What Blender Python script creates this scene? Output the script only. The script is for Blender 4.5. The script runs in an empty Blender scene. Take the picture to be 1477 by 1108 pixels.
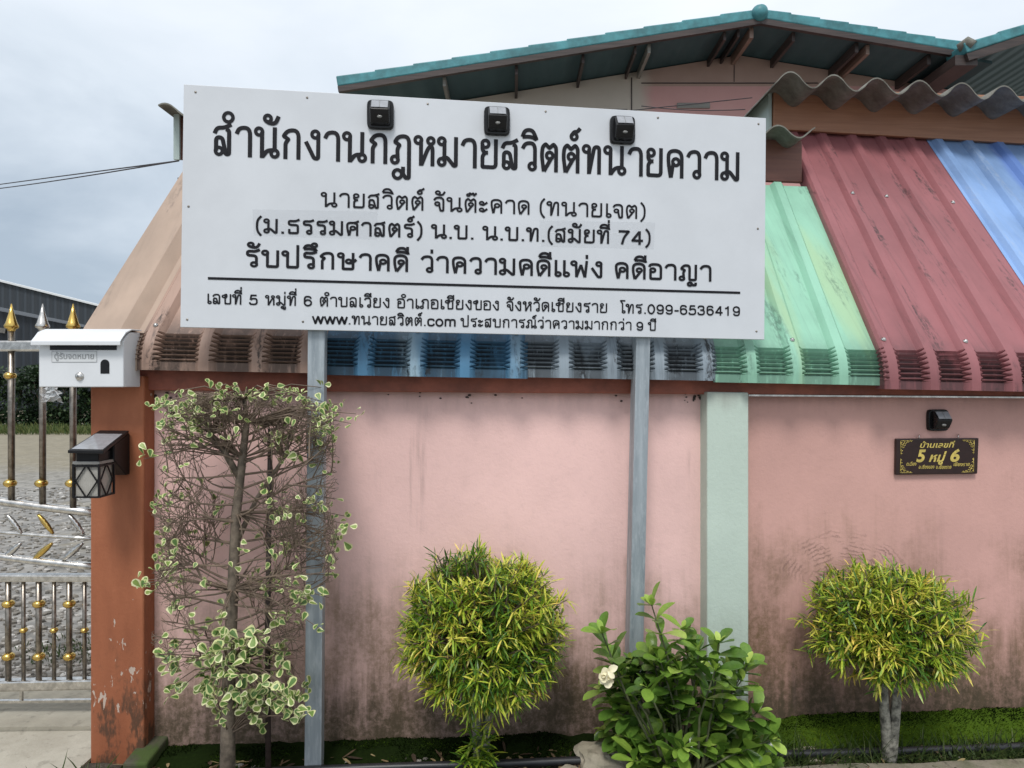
import bpy, bmesh, math, random
from mathutils import Vector, noise as mnoise
R = math.radians
SC = bpy.context.scene
COL = SC.collection
random.seed(7)
# ------------------------------------------------------------------ camera
F, CX, CY, H = 1000.0, 738.5, 554.0, 1.6
cam = bpy.data.cameras.new("camera")
cam.sensor_width = 36.0
cam.lens = 36.0 * F / 1477.0
cam.clip_end = 2000.0
camo = bpy.data.objects.new("camera", cam)
COL.objects.link(camo)
camo.location = (0, 0, H)
camo.rotation_euler = (R(90), 0, 0)
SC.camera = camo
# ------------------------------------------------------------------ world, sun, exposure
SUN_EL, SUN_AZ = 56.0, 192.0          # azimuth clockwise from +Y
w = bpy.data.worlds.new("World"); SC.world = w; w.use_nodes = True
nt = w.node_tree; nt.nodes.clear()
def wn(t, **k):
    n = nt.nodes.new(t)
    for a, b in k.items(): setattr(n, a, b)
    return n
sky = wn('ShaderNodeTexSky', sky_type='NISHITA', sun_disc=False)
sky.sun_elevation = R(SUN_EL); sky.sun_rotation = R(SUN_AZ)
bg1 = wn('ShaderNodeBackground'); bg1.inputs[1].default_value = 0.1
bg2 = wn('ShaderNodeBackground'); bg2.inputs[1].default_value = 1.08
tc = wn('ShaderNodeTexCoord'); mp = wn('ShaderNodeMapping'); mp.inputs['Scale'].default_value = (1, 1, 2.6)
nz = wn('ShaderNodeTexNoise'); nz.inputs['Scale'].default_value = 2.3; nz.inputs['Detail'].default_value = 7; nz.inputs['Roughness'].default_value = .52
nz.inputs['Distortion'].default_value = .35
sx = wn('ShaderNodeSeparateXYZ')
g1 = wn('ShaderNodeMath', operation='MULTIPLY_ADD'); g1.inputs[1].default_value = 1.25; g1.inputs[2].default_value = -.33   # brighter cloud overhead
g2 = wn('ShaderNodeMath', operation='MULTIPLY_ADD'); g2.inputs[1].default_value = .17
g3 = wn('ShaderNodeMath', operation='MULTIPLY_ADD'); g3.inputs[1].default_value = 1.0
cr = wn('ShaderNodeValToRGB')
e = cr.color_ramp.elements
e[0].position = .2; e[0].color = (.30, .36, .43, 1)
e[1].position = .95; e[1].color = (.70, .735, .78, 1)
k = e.new(.52); k.color = (.53, .585, .645, 1)
mx = wn('ShaderNodeMixShader'); mx.inputs[0].default_value = .93
out = wn('ShaderNodeOutputWorld')
L = nt.links.new
L(tc.outputs['Generated'], mp.inputs[0]); L(mp.outputs[0], nz.inputs['Vector']); L(tc.outputs['Generated'], sx.inputs[0])
L(sx.outputs[2], g1.inputs[0]); L(sx.outputs[0], g2.inputs[0]); L(g1.outputs[0], g2.inputs[2])
L(nz.outputs[0], g3.inputs[0]); L(g2.outputs[0], g3.inputs[2]); L(g3.outputs[0], cr.inputs[0])
L(cr.outputs[0], bg2.inputs[0]); L(sky.outputs[0], bg1.inputs[0])
L(bg1.outputs[0], mx.inputs[1]); L(bg2.outputs[0], mx.inputs[2]); L(mx.outputs[0], out.inputs[0])
sl = bpy.data.lights.new("sun", 'SUN'); sl.energy = 1.5; sl.angle = R(16); sl.color = (1, .97, .93)
so = bpy.data.objects.new("sun", sl); COL.objects.link(so)
az, el = R(SUN_AZ), R(SUN_EL)
sd = Vector((math.sin(az) * math.cos(el), math.cos(az) * math.cos(el), math.sin(el)))
so.rotation_euler = sd.to_track_quat('Z', 'Y').to_euler()
SC.view_settings.view_transform = 'Standard'; SC.view_settings.look = 'None'
SC.view_settings.gamma = 1; SC.view_settings.exposure = 0.47
# ------------------------------------------------------------------ helpers
def U(px): return (px - CX) / F
def on(px, py, a, b=0.0):             # pixel -> point on the vertical plane Y = a + b X
    u = U(px); y = a / (1 - b * u)
    return Vector((u * y, y, H - (py - CY) / F * y))
def at(px, py, y): return on(px, py, y, 0)
def gnd(px, py, z=0.0):
    y = (H - z) * F / (py - CY)
    return Vector((U(px) * y, y, z))

class MB:
    def __init__(s): s.v = []; s.f = []; s.m = []; s.a = []; s.sm = []
    def vert(s, p, a=0.0): s.v.append(tuple(p)); s.a.append(a); return len(s.v) - 1
    def face(s, ids, m=0, sm=False): s.f.append(tuple(ids)); s.m.append(m); s.sm.append(sm)
    def poly(s, pts, m=0, a=0.0): s.face([s.vert(p, a) for p in pts], m)
    def prism(s, pts, vec, m=0):      # extrude a planar outline
        vec = Vector(vec); n = len(pts)
        i0 = [s.vert(p) for p in pts]; i1 = [s.vert(Vector(p) + vec) for p in pts]
        s.face(i0[::-1], m); s.face(i1, m)
        for i in range(n): s.face((i0[i], i0[(i + 1) % n], i1[(i + 1) % n], i1[i]), m)
    def box(s, c, d, ax=None, m=0):   # centre, full dims, optional axes
        ax = ax or (Vector((1, 0, 0)), Vector((0, 1, 0)), Vector((0, 0, 1)))
        c = Vector(c); h = [ax[i] * d[i] / 2 for i in range(3)]
        p = [c - h[0] - h[1] - h[2], c + h[0] - h[1] - h[2], c + h[0] + h[1] - h[2], c - h[0] + h[1] - h[2]]
        s.prism(p, h[2] * 2, m)
    def span(s, lo, hi, m=0):
        lo, hi = Vector(lo), Vector(hi); s.box((lo + hi) / 2, hi - lo, None, m)
    def bar(s, p, q, wx, wy, up=(0, 0, 1), m=0):  # rectangular bar from p to q
        p, q = Vector(p), Vector(q); d = (q - p).normalized(); x = d.cross(Vector(up))
        if x.length < 1e-4: x = d.cross(Vector((0, 1, 0)))
        x.normalize(); y = x.cross(d)
        a, b = x * wx / 2, y * wy / 2
        s.prism([p - a - b, p + a - b, p + a + b, p - a + b], q - p, m)
    def tube(s, pts, rad, n=8, m=0, cap=True):
        pts = [Vector(p) for p in pts]
        if not hasattr(rad, '__len__'): rad = [rad] * len(pts)
        rings = []; ref = None
        for i, p in enumerate(pts):
            d = (pts[min(i + 1, len(pts) - 1)] - pts[max(i - 1, 0)])
            if d.length < 1e-9: d = Vector((0, 0, 1))
            d.normalize()
            if ref is None or abs(d.dot(ref)) > .98:
                ref = Vector((1, 0, 0)) if abs(d.x) < .8 else Vector((0, 1, 0))
            x = (ref - d * d.dot(ref)).normalized(); ref = x; y = d.cross(x)
            rings.append([s.vert(p + (x * math.cos(2 * math.pi * k / n) + y * math.sin(2 * math.pi * k / n)) * rad[i]) for k in range(n)])
        for i in range(len(rings) - 1):
            for k in range(n):
                s.face((rings[i][k], rings[i][(k + 1) % n], rings[i + 1][(k + 1) % n], rings[i + 1][k]), m, True)
        if cap: s.face(rings[0][::-1], m); s.face(rings[-1], m)
    def lathe(s, c, prof, n=14, m=0, axis=(0, 0, 1)):
        c = Vector(c); z = Vector(axis).normalized()
        x = z.orthogonal().normalized(); y = z.cross(x); rings = []
        for r, h in prof:
            rings.append([s.vert(c + z * h + (x * math.cos(2 * math.pi * k / n) + y * math.sin(2 * math.pi * k / n)) * max(r, 1e-4)) for k in range(n)])
        for i in range(len(rings) - 1):
            for k in range(n):
                s.face((rings[i][k], rings[i][(k + 1) % n], rings[i + 1][(k + 1) % n], rings[i + 1][k]), m, True)
        s.face(rings[0][::-1], m, True); s.face(rings[-1], m, True)
    def ball(s, c, r, n=12, m=0, sq=(1, 1, 1)):
        c = Vector(c); rows = n // 2; rings = []
        for i in range(rows + 1):
            t = math.pi * (i + .001) / (rows + .002)
            rings.append([s.vert(c + Vector((math.sin(t) * math.cos(2 * math.pi * k / n) * sq[0], math.sin(t) * math.sin(2 * math.pi * k / n) * sq[1], math.cos(t) * sq[2])) * r) for k in range(n)])
        for i in range(rows):
            for k in range(n):
                s.face((rings[i][k], rings[i + 1][k], rings[i + 1][(k + 1) % n], rings[i][(k + 1) % n]), m, True)
    def grid(s, rows, m=0, sm=True, a=0.0):
        ids = [[s.vert(p, a) for p in r] for r in rows]
        for i in range(len(ids) - 1):
            for j in range(len(ids[0]) - 1):
                s.face((ids[i][j], ids[i][j + 1], ids[i + 1][j + 1], ids[i + 1][j]), m, sm)

def build(name, mb, mats, parent=None, base=None, bevel=0.0, label=None):
    if not isinstance(mats, (list, tuple)): mats = [mats]
    org = Vector((0, 0, 0))
    if parent is not None:
        q = parent
        while q is not None: org += q.location; q = q.parent
    loc = Vector(base) if base is not None else Vector((0, 0, 0))
    org = org + loc
    me = bpy.data.meshes.new(name)
    me.from_pydata([(x - org.x, y - org.y, z - org.z) for x, y, z in mb.v], [], mb.f)
    for m in mats: me.materials.append(m)
    me.polygons.foreach_set('material_index', mb.m)
    me.polygons.foreach_set('use_smooth', mb.sm)
    if any(mb.a):
        at_ = me.attributes.new('lc', 'FLOAT', 'POINT'); at_.data.foreach_set('value', mb.a)
    me.update()
    o = bpy.data.objects.new(name, me); COL.objects.link(o)
    o.location = loc
    if parent is not None: o.parent = parent
    if bevel > 0:
        b = o.modifiers.new('bevel', 'BEVEL'); b.width = bevel; b.segments = 2; b.limit_method = 'ANGLE'; b.angle_limit = R(40)
    if label: o['label'] = label
    return o
def tag(o, label, cat, group=None):
    o['label'] = label; o['category'] = cat
    if group: o['group'] = group
    return o
def thing(name, label, cat, loc, group=None):
    o = bpy.data.objects.new(name, None); COL.objects.link(o); o.location = loc; o.empty_display_size = .1
    return tag(o, label, cat, group)
def struct(name, mb, mats, kind='structure'):
    o = build(name, mb, mats); o['kind'] = kind; return o
def copy_tree(o, parent=None, delta=None):
    c = o.copy(); COL.objects.link(c); c.parent = parent
    if delta is not None: c.location = o.location + delta
    for ch in [x for x in COL.objects if x.parent == o]: copy_tree(ch, c)
    return c
# ------------------------------------------------------------------ materials
class NB:
    def __init__(s, name):
        s.mat = bpy.data.materials.new(name); s.mat.use_nodes = True
        s.t = s.mat.node_tree; s.b = s.t.nodes['Principled BSDF']
        s.pos = s.n('ShaderNodeNewGeometry').outputs['Position']
    def n(s, t, **k):
        x = s.t.nodes.new(t)
        for a, b in k.items(): setattr(x, a, b)
        return x
    def l(s, a, b): s.t.links.new(a, b)
    def _in(s, sock, v):
        if isinstance(v, bpy.types.NodeSocket): s.l(v, sock)
        else: sock.default_value = v
    def scaled(s, sc, loc=(0, 0, 0)):
        m = s.n('ShaderNodeMapping'); m.inputs['Scale'].default_value = sc if hasattr(sc, '__len__') else (sc,) * 3
        m.inputs['Location'].default_value = loc
        s.l(s.pos, m.inputs[0]); return m.outputs[0]
    def noise(s, sc, detail=5, rough=.6, dist=0, loc=(0, 0, 0)):
        x = s.n('ShaderNodeTexNoise'); x.inputs['Scale'].default_value = 1; x.inputs['Detail'].default_value = detail
        x.inputs['Roughness'].default_value = rough; x.inputs['Distortion'].default_value = dist
        s.l(s.scaled(sc, loc), x.inputs['Vector']); return x.outputs[0]
    def voro(s, sc, feat='F1', outp='Distance'):
        x = s.n('ShaderNodeTexVoronoi', feature=feat); x.inputs['Scale'].default_value = 1
        s.l(s.scaled(sc), x.inputs['Vector']); return x.outputs[outp]
    def math(s, op, a, b=0.0, c=0.0, clamp=False):
        x = s.n('ShaderNodeMath', operation=op, use_clamp=clamp)
        s._in(x.inputs[0], a); s._in(x.inputs[1], b); s._in(x.inputs[2], c); return x.outputs[0]
    def step(s, v, lo, hi):
        x = s.n('ShaderNodeMapRange', interpolation_type='SMOOTHSTEP'); s._in(x.inputs[0], v)
        x.inputs[1].default_value = lo; x.inputs[2].default_value = hi; return x.outputs[0]
    def mix(s, f, a, b, mode='MIX'):
        x = s.n('ShaderNodeMix', data_type='RGBA', blend_type=mode)
        s._in(x.inputs[0], f)
        for sock, v in ((x.inputs[6], a), (x.inputs[7], b)):
            if isinstance(v, bpy.types.NodeSocket): s.l(v, sock)
            else: sock.default_value = (*v[:3], 1)
        return x.outputs[2]
    def ramp(s, v, stops):
        x = s.n('ShaderNodeValToRGB'); s.l(v, x.inputs[0]); el = x.color_ramp.elements
        while len(el) < len(stops): el.new(.5)
        for e_, (p, c) in zip(el, stops): e_.position = p; e_.color = (*c, 1)
        return x.outputs[0]
    def xyz(s):
        x = s.n('ShaderNodeSeparateXYZ'); s.l(s.pos, x.inputs[0]); return x.outputs
    def bump(s, h, strength=.3, dist=.01):
        x = s.n('ShaderNodeBump'); x.inputs['Strength'].default_value = strength; x.inputs['Distance'].default_value = dist
        s.l(h, x.inputs['Height']); s.l(x.outputs[0], s.b.inputs['Normal'])
    def fin(s, col, rough=.6, metal=0.0, spec=None):
        s._in(s.b.inputs['Base Color'], col if isinstance(col, bpy.types.NodeSocket) else (*col, 1))
        s._in(s.b.inputs['Roughness'], rough); s._in(s.b.inputs['Metallic'], metal)
        if spec is not None: s.b.inputs['Specular IOR Level'].default_value = spec
        return s.mat
def M(name, col, rough=.6, metal=0.0, var=.18, sc=12.0, bump=0.0, bsc=120.0, spec=None):
    k = NB(name)
    n1 = k.noise(sc, 6, .65)
    c = k.mix(k.step(n1, .3, .72), [x * (1 - var) for x in col], [min(1, x * (1 + var)) for x in col])
    if bump: k.bump(k.noise(bsc, 4), bump, .004)
    return k.fin(c, k.math('ADD', rough - .06, k.math('MULTIPLY', n1, .12)), metal, spec)

white_sheet = M('white_sign_sheet', (.62, .645, .675), .42, 0, .04, 3.0, .03, 400)
black_vinyl = M('black_vinyl', (.012, .012, .015), .5, 0, .1, 5, spec=.2)
black_plastic = M('black_plastic', (.009, .009, .010), .28, 0, .2, 30, spec=.35)
black_metal = M('black_painted_metal', (.010, .010, .011), .4, 0, .2, 40, .05, 300, .25)
solar_glass = M('solar_cell', (.30, .31, .33), .12, 0, .1, 60, spec=.9)  # pale base colour stands in for the sky reflected in the panels
lens_grey = M('lens_grey', (.22, .22, .21), .25, 0, .1, 40)
chrome = M('stainless_steel', (.60, .58, .55), .26, 1, .28, 30)
steel_dull = M('stainless_tube', (.27, .24, .205), .36, 1, .4, 26)
gold = M('brass_gold', (.66, .45, .13), .24, 1, .1, 20)
white_paint = M('white_enamel', (.69, .71, .73), .32, 0, .03, 6)
galv = NB('galvanised_steel')
_n = galv.noise((30, 30, 2.2), 5)
_c = galv.mix(galv.math('MULTIPLY', galv.step(galv.noise((60, 60, 14), 4, .7), .45, .7), .4), galv.ramp(_n, [(.3, (.24, .28, .31)), (.7, (.42, .47, .50))]), (.55, .59, .62))
galv = galv.fin(_c, .5, .35)
hose_mat = M('black_hose_rubber', (.02, .021, .024), .42, 0, .3, 20, .05, 200)

def wall_paint(name, col, low, grime_h=.42, arcs=None, seed=0):
    k = NB(name); x, y, z = k.xyz()
    big = k.noise(1.4, 5, .6, loc=(seed, 0, 0)); fine = k.noise(26, 6, .7)
    c = k.mix(k.step(big, .35, .68), [q * .93 for q in col], [min(1, q * 1.06) for q in col])
    c = k.mix(k.math('MULTIPLY', k.step(fine, .48, .75), .22), c, [q * .72 for q in col])
    # rising damp and soil splash
    st = k.noise((17, 17, 1.3), 6, .68, .3, (seed, 2, 0)); bl = k.noise(2.3, 5, .6, .3, (seed, 5, 1))
    hgt = k.math('MULTIPLY', k.math('ADD', k.math('MULTIPLY_ADD', bl, 3.0, -1.25), k.math('MULTIPLY_ADD', st, 1.3, -.65)), grime_h)
    d = k.math('SUBTRACT', k.math('ADD', hgt, grime_h * .62), z)
    m1 = k.step(d, -.42, .46)
    grain = k.step(k.math('ADD', k.math('MULTIPLY', k.noise(38, 7, .78, .1, (seed, 0, 0)), .6), k.math('MULTIPLY', k.noise((12, 12, 4), 6, .7), .4)), .38, .6)
    m1 = k.math('MULTIPLY', m1, k.math('MULTIPLY_ADD', grain, .5, .5))
    c = k.mix(k.math('MULTIPLY', m1, .96), c, low)
    m2 = k.math('MULTIPLY', k.step(k.math('SUBTRACT', k.math('MULTIPLY_ADD', st, .50, .05), z), -.10, .20), k.math('MULTIPLY_ADD', grain, .4, .5))
    c = k.mix(m2, c, (.062, .046, .026))
    # vertical run stains
    sv = k.step(k.noise((16, 16, .9), 5, .6, 0, (seed + 3, 0, 0)), .58, .75); sp = k.step(k.noise(1.9, 3, .5, 0, (seed, 1, 7)), .48, .66)
    c = k.mix(k.math('MULTIPLY', k.math('MULTIPLY', sv, sp), .38), c, (.16, .11, .10))
    # uneven darker band along the top of the wall
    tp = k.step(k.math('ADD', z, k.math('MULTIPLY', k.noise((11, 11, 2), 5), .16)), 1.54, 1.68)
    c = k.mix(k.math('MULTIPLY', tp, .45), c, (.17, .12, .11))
    if arcs:                          # scraped arcs left by a swaying branch
        ax_, az_ = arcs
        dx = k.math('SUBTRACT', x, ax_); dz = k.math('SUBTRACT', z, az_)
        rr = k.math('SQRT', k.math('ADD', k.math('MULTIPLY', dx, dx), k.math('MULTIPLY', k.math('MULTIPLY', dz, dz), 1.6)))
        rr = k.math('ADD', rr, k.math('MULTIPLY', k.noise(6, 7, .75), .13))
        wv = k.step(k.math('SINE', k.math('MULTIPLY', rr, 260)), -.2, .95)
        band = k.math('MULTIPLY', k.step(rr, .15, .21), k.math('SUBTRACT', 1.0, k.step(rr, .36, .43)))
        upm = k.step(dz, .0, .12); brk = k.math('MULTIPLY', k.step(k.noise(11, 5), .40, .56), k.step(k.noise(60, 5, .75), .28, .52))
        c = k.mix(k.math('MULTIPLY', k.math('MULTIPLY', k.math('MULTIPLY', wv, band), upm), k.math('MULTIPLY', brk, .62)), c, (.19, .11, .09))
    k.bump(k.math('ADD', k.noise(60, 5, .7), k.math('MULTIPLY', k.noise(5, 3), .8)), .28, .006)
    return k.fin(c, .78)
pink_wall = wall_paint('pink_wall_paint', (.85, .565, .525), (.20, .135, .07), .54, None, 0)
pink_wall2 = wall_paint('dull_pink_wall_paint', (.62, .36, .315), (.165, .105, .052), .64, (1.52, .66), 4)
mint_paint = wall_paint('mint_pillar_paint', (.54, .64, .56), (.13, .15, .10), .30, None, 9)
def orange_mat():
    k = NB('orange_pillar_paint'); x, y, z = k.xyz()
    n = k.noise((7, 7, 2.2), 6, .65); c = k.ramp(n, [(.3, (.27, .085, .036)), (.5, (.33, .108, .047)), (.75, (.41, .145, .068))])
    low = k.math('SUBTRACT', 1.0, k.step(z, .18, .62))
    dk = k.step(k.noise((16, 16, 6), 7, .7), .46, .6)
    c = k.mix(k.math('MULTIPLY', k.math('MULTIPLY', dk, low), .85), c, (.06, .035, .02))
    lowc = k.math('MULTIPLY', k.step(z, .12, .26), k.math('SUBTRACT', 1.0, k.step(z, .42, .75)))
    ch = k.step(k.math('ADD', k.noise((26, 26, 12), 5, .6, .3), k.math('MULTIPLY', lowc, .12)), .715, .735)
    c = k.mix(ch, c, (.50, .40, .33))
    k.bump(k.math('SUBTRACT', k.noise(50, 5), k.math('MULTIPLY', ch, .8)), .35, .005)
    return k.fin(c, .68)
orange_paint = orange_mat()
beam_paint = M('dark_red_beam_paint', (.27, .078, .046), .6, 0, .3, 8, .15, 60)

def sheet_mat(name, col, dirt=.4, dcol=(.05, .045, .04), rot=0.0, patch=None, fade=.14):
    """painted metal roofing: chalked paint, dirt lying in streaks that run down the slope and over the crimps"""
    k = NB(name); x, y, z = k.xyz()
    run = k.n('ShaderNodeMapping'); run.inputs['Rotation'].default_value = (R(-49), 0, R(-3.4))
    k.l(k.pos, run.inputs[0])
    def sn(scale, det=6, ro=.65):
        t_ = k.n('ShaderNodeTexNoise'); t_.inputs['Scale'].default_value = 1; t_.inputs['Detail'].default_value = det; t_.inputs['Roughness'].default_value = ro
        m_ = k.n('ShaderNodeMapping'); m_.inputs['Scale'].default_value = scale; k.l(run.outputs[0], m_.inputs[0]); k.l(m_.outputs[0], t_.inputs['Vector']); return t_.outputs[0]
    n1 = sn((3, 1.2, 3), 5); c = k.mix(k.step(n1, .3, .7), [q * (1 - fade) for q in col], [min(1, q * (1 + fade)) for q in col])
    if patch: c = k.mix(k.math('MULTIPLY', k.step(sn((5.0, .5, 1), 3, .5), .5, .64), .75), c, patch)
    blotch = k.math('MULTIPLY', k.step(sn((11, 1.5, 4), 6), .535, .65), k.step(sn((70, 24, 60), 4, .7), .40, .6))
    c = k.mix(k.math('MULTIPLY', blotch, dirt), c, dcol)
    stre = k.step(sn((42, 1.1, 5), 5), .53, .72)
    c = k.mix(k.math('MULTIPLY', stre, dirt * .35), c, dcol)
    # grime on the crimped drip edge
    low = k.math('SUBTRACT', 1.0, k.step(k.math('ADD', z, k.math('MULTIPLY', x, .035)), 1.74, 1.90))
    gr = k.step(k.noise((46, 46, 7), 6, .72), .26, .50); gr2 = k.step(k.noise((6, 6, 3), 3), .24, .46)
    c = k.mix(k.math('MULTIPLY', k.math('MULTIPLY', low, k.math('MULTIPLY', k.math('MULTIPLY', gr, gr2), k.n('ShaderNodeAttribute', attribute_name='lc').outputs['Fac'])), min(1.1, dirt * 1.4)), c, dcol)
    k.bump(k.noise(40, 4), .06, .004)
    return k.fin(c, .5, 0.0, .4)
sheet_tan = sheet_mat('tan_roof_sheet', (.37, .245, .19), .95, (.05, .035, .028))
cap_tan = sheet_mat('tan_verge_sheet', (.40, .295, .225), .45, (.13, .10, .085))
sheet_blue = sheet_mat('blue_roof_sheet', (.085, .225, .37), 1.0, (.018, .026, .034), patch=(.40, .53, .60))
sheet_grey = sheet_mat('grey_roof_sheet', (.27, .325, .37), 1.0, (.03, .033, .037), patch=(.46, .52, .56))
sheet_green = sheet_mat('mint_green_roof_sheet', (.26, .50, .365), .6, (.08, .14, .11), patch=(.36, .53, .305))
sheet_red = sheet_mat('red_roof_sheet', (.285, .105, .112), .9, (.065, .036, .038))
sheet_sky = sheet_mat('pale_blue_roof_sheet', (.20, .325, .56), .25, (.42, .47, .52), patch=(.10, .19, .50), fade=.22)
def wood(name, a, b):
    k = NB(name); n = k.noise((2.2, 2.2, 46), 6, .62, .6); c = k.ramp(n, [(.28, a), (.72, b)])
    k.bump(n, .12, .004); return k.fin(c, .5)
fascia_wood = wood('brown_fascia_board', (.27, .125, .068), (.38, .185, .105))
fascia_dark = wood('dark_red_fascia_board', (.13, .05, .036), (.19, .078, .052))
def cement():
    k = NB('weathered_cement_sheet'); n = k.noise(9, 7, .7); c = k.ramp(n, [(.25, (.08, .075, .06)), (.5, (.17, .165, .14)), (.75, (.27, .27, .235))])
    k.bump(n, .3, .006); return k.fin(c, .85)
cement_sheet = cement()
mint_board = M('pale_mint_board', (.42, .50, .47), .6, 0, .08, 4)
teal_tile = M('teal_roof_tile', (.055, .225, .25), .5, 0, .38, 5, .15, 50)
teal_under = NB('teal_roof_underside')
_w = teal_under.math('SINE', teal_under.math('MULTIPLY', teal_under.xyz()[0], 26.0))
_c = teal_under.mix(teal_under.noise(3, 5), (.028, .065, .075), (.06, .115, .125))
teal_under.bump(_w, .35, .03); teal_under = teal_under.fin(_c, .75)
old_wood = wood('dark_weathered_timber', (.022, .016, .014), (.075, .052, .046))
pale_wood = wood('pale_timber', (.16, .10, .075), (.28, .19, .15))
grey_wood = wood('pale_grey_timber', (.16, .16, .14), (.30, .29, .26))
def gable_mat():
    k = NB('gable_board_paint'); x, y, z = k.xyz(); n = k.noise(.9, 4); f = k.noise(5, 6)
    beige = k.mix(f, (.37, .245, .20), (.46, .32, .265)); pk = k.mix(f, (.54, .29, .27), (.63, .36, .335))
    cr = k.mix(f, (.50, .44, .37), (.58, .52, .45))
    c = k.mix(k.step(z, 4.885, 4.895), pk, beige)
    m = k.math('SUBTRACT', 1.0, k.step(k.math('ADD', x, k.math('MULTIPLY', n, .5)), 1.63, 1.85))
    c = k.mix(m, c, cr)
    return k.fin(c, .8)
gable_paint = gable_mat()
def leafmat(name, stops, rough=.42, trans=.18, var=.3):
    k = NB(name); a = k.n('ShaderNodeAttribute', attribute_name='lc')
    n = k.noise(85, 4, .6)
    v = k.math('ADD', a.outputs['Fac'], k.math('MULTIPLY_ADD', n, var, -var / 2))
    c = k.ramp(v, stops)
    k.fin(c, rough); k.b.inputs['Transmission Weight'].default_value = 0
    # thin-leaf translucency
    tr = k.n('ShaderNodeBsdfTranslucent'); k.l(c, tr.inputs[0]); mxs = k.n('ShaderNodeMixShader'); mxs.inputs[0].default_value = trans
    o_ = k.t.nodes['Material Output']; k.l(k.b.outputs[0], mxs.inputs[1]); k.l(tr.outputs[0], mxs.inputs[2]); k.l(mxs.outputs[0], o_.inputs[0])
    return k.mat
croton_leaf = leafmat('croton_leaf', [(0, (.025, .085, .014)), (.28, (.10, .22, .024)), (.48, (.27, .40, .035)), (.68, (.58, .60, .07)), (.92, (.88, .74, .17)), (1, (.86, .60, .12))], .34, .22, .75)
gard_leaf = leafmat('glossy_leaf', [(0, (.035, .085, .018)), (.4, (.13, .25, .038)), (.7, (.28, .43, .065)), (1, (.52, .66, .15))], .26, .22)
var_green = leafmat('variegated_leaf_centre', [(0, (.05, .12, .025)), (.5, (.13, .25, .055)), (1, (.30, .40, .10))])
var_cream = leafmat('variegated_leaf_margin', [(0, (.36, .42, .13)), (.5, (.70, .71, .34)), (1, (.84, .82, .52))])
hedge_leaf = leafmat('hedge_leaf', [(0, (.010, .025, .010)), (.5, (.028, .06, .022)), (1, (.07, .115, .04))], .6)
grass_leaf = leafmat('grass_blade', [(0, (.022, .045, .010)), (.5, (.06, .10, .022)), (1, (.17, .18, .06))], .6)
moss_leaf = leafmat('moss', [(0, (.008, .014, .004)), (.3, (.022, .042, .007)), (.6, (.075, .13, .012)), (1, (.19, .27, .025))], .95, .1)
moss_leaf.node_tree.nodes['Principled BSDF'].inputs['Specular IOR Level'].default_value = .05
bark = M('grey_brown_bark', (.15, .12, .09), .85, 0, .45, 30, .6, 60)
bark_pale = M('pale_lichen_bark', (.22, .21, .175), .9, 0, .75, 38, .9, 70)
twig = M('bare_twig', (.17, .125, .09), .8, 0, .35, 20)
petal = M('ivory_petal', (.80, .74, .52), .6, 0, .08, 30)
def soil_mat():
    k = NB('dark_garden_soil'); n = k.noise(14, 8, .75); v = k.voro(60)
    c = k.ramp(n, [(.3, (.022, .018, .012)), (.55, (.06, .05, .036)), (.8, (.16, .14, .11))])
    c = k.mix(k.math('MULTIPLY', k.step(k.noise(3, 5), .5, .64), .6), c, (.03, .05, .014))
    k.bump(k.math('ADD', n, k.math('MULTIPLY', v, .5)), .8, .02); return k.fin(c, .95)
soil = soil_mat()
def gravel_mat():
    k = NB('grey_gravel'); v = k.voro((11, 11, 11), 'F1', 'Color'); d = k.voro(11); n = k.noise(.35, 6, .65)
    c = k.mix(.6, k.ramp(k.noise(5, 8, .82), [(.34, (.07, .07, .068)), (.5, (.21, .20, .185)), (.66, (.50, .48, .44))]), k.mix(v, (.09, .088, .082), (.40, .385, .355)))
    far = k.step(k.math('ADD', k.xyz()[1], k.math('MULTIPLY', n, 9.0)), 14.0, 20.0)
    c = k.mix(k.math('MULTIPLY', k.math('MAXIMUM', far, k.math('MULTIPLY', k.step(n, .52, .6), .7)), .8), c, k.mix(k.noise(2.2, 6, .75), (.10, .085, .05), (.36, .31, .21)))
    k.bump(k.math('SUBTRACT', 1.0, d), .6, .03); return k.fin(c, .92)
gravel = gravel_mat()
def concrete(name, a, b, moss=0):
    k = NB(name); n = k.noise(4, 7, .7, .3); c = k.ramp(n, [(.28, a), (.72, b)])
    c = k.mix(k.math('MULTIPLY', k.step(k.noise(18, 6), .55, .68), .5), c, [q * .6 for q in a])
    if moss: c = k.mix(k.math('MULTIPLY', k.step(k.noise(7, 6), .42, .6), moss), c, (.05, .085, .015))
    k.bump(k.noise(45, 6, .7), .4, .008); return k.fin(c, .88)
conc_light = concrete('pale_driveway_concrete', (.34, .31, .25), (.52, .49, .41))
conc_step = concrete('grey_threshold_concrete', (.27, .25, .20), (.40, .37, .30))
conc_kerb = concrete('old_kerb_concrete', (.15, .13, .095), (.30, .27, .21), .35)
stone = concrete('pale_rough_stone', (.24, .21, .16), (.45, .40, .31), .15)
peb = leafmat('pebble', [(0, (.08, .075, .065)), (.5, (.22, .20, .17)), (1, (.55, .53, .50))], .8, .0)
def shed_mat(name, col, period):
    k = NB(name); x, y, z = k.xyz(); wv = k.math('SINE', k.math('MULTIPLY', x, 2 * math.pi / period))
    c = k.mix(k.step(wv, .2, .9), col, [q * 1.5 for q in col]); k.bump(wv, .5, .06)
    return k.fin(c, .55)
shed_wall = shed_mat('navy_shed_cladding', (.014, .019, .026), .45)
shed_top = shed_mat('grey_blue_shed_roof_band', (.026, .033, .041), .45)
plaque_wood = M('dark_maroon_plaque', (.022, .008, .007), .35, 0, .2, 30)
gold_paint = M('gold_letter_paint', (.72, .56, .15), .3, .35, .2, 50)
sticker_grey = M('pale_sticker', (.66, .68, .69), .5, 0, .03, 8)
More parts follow.
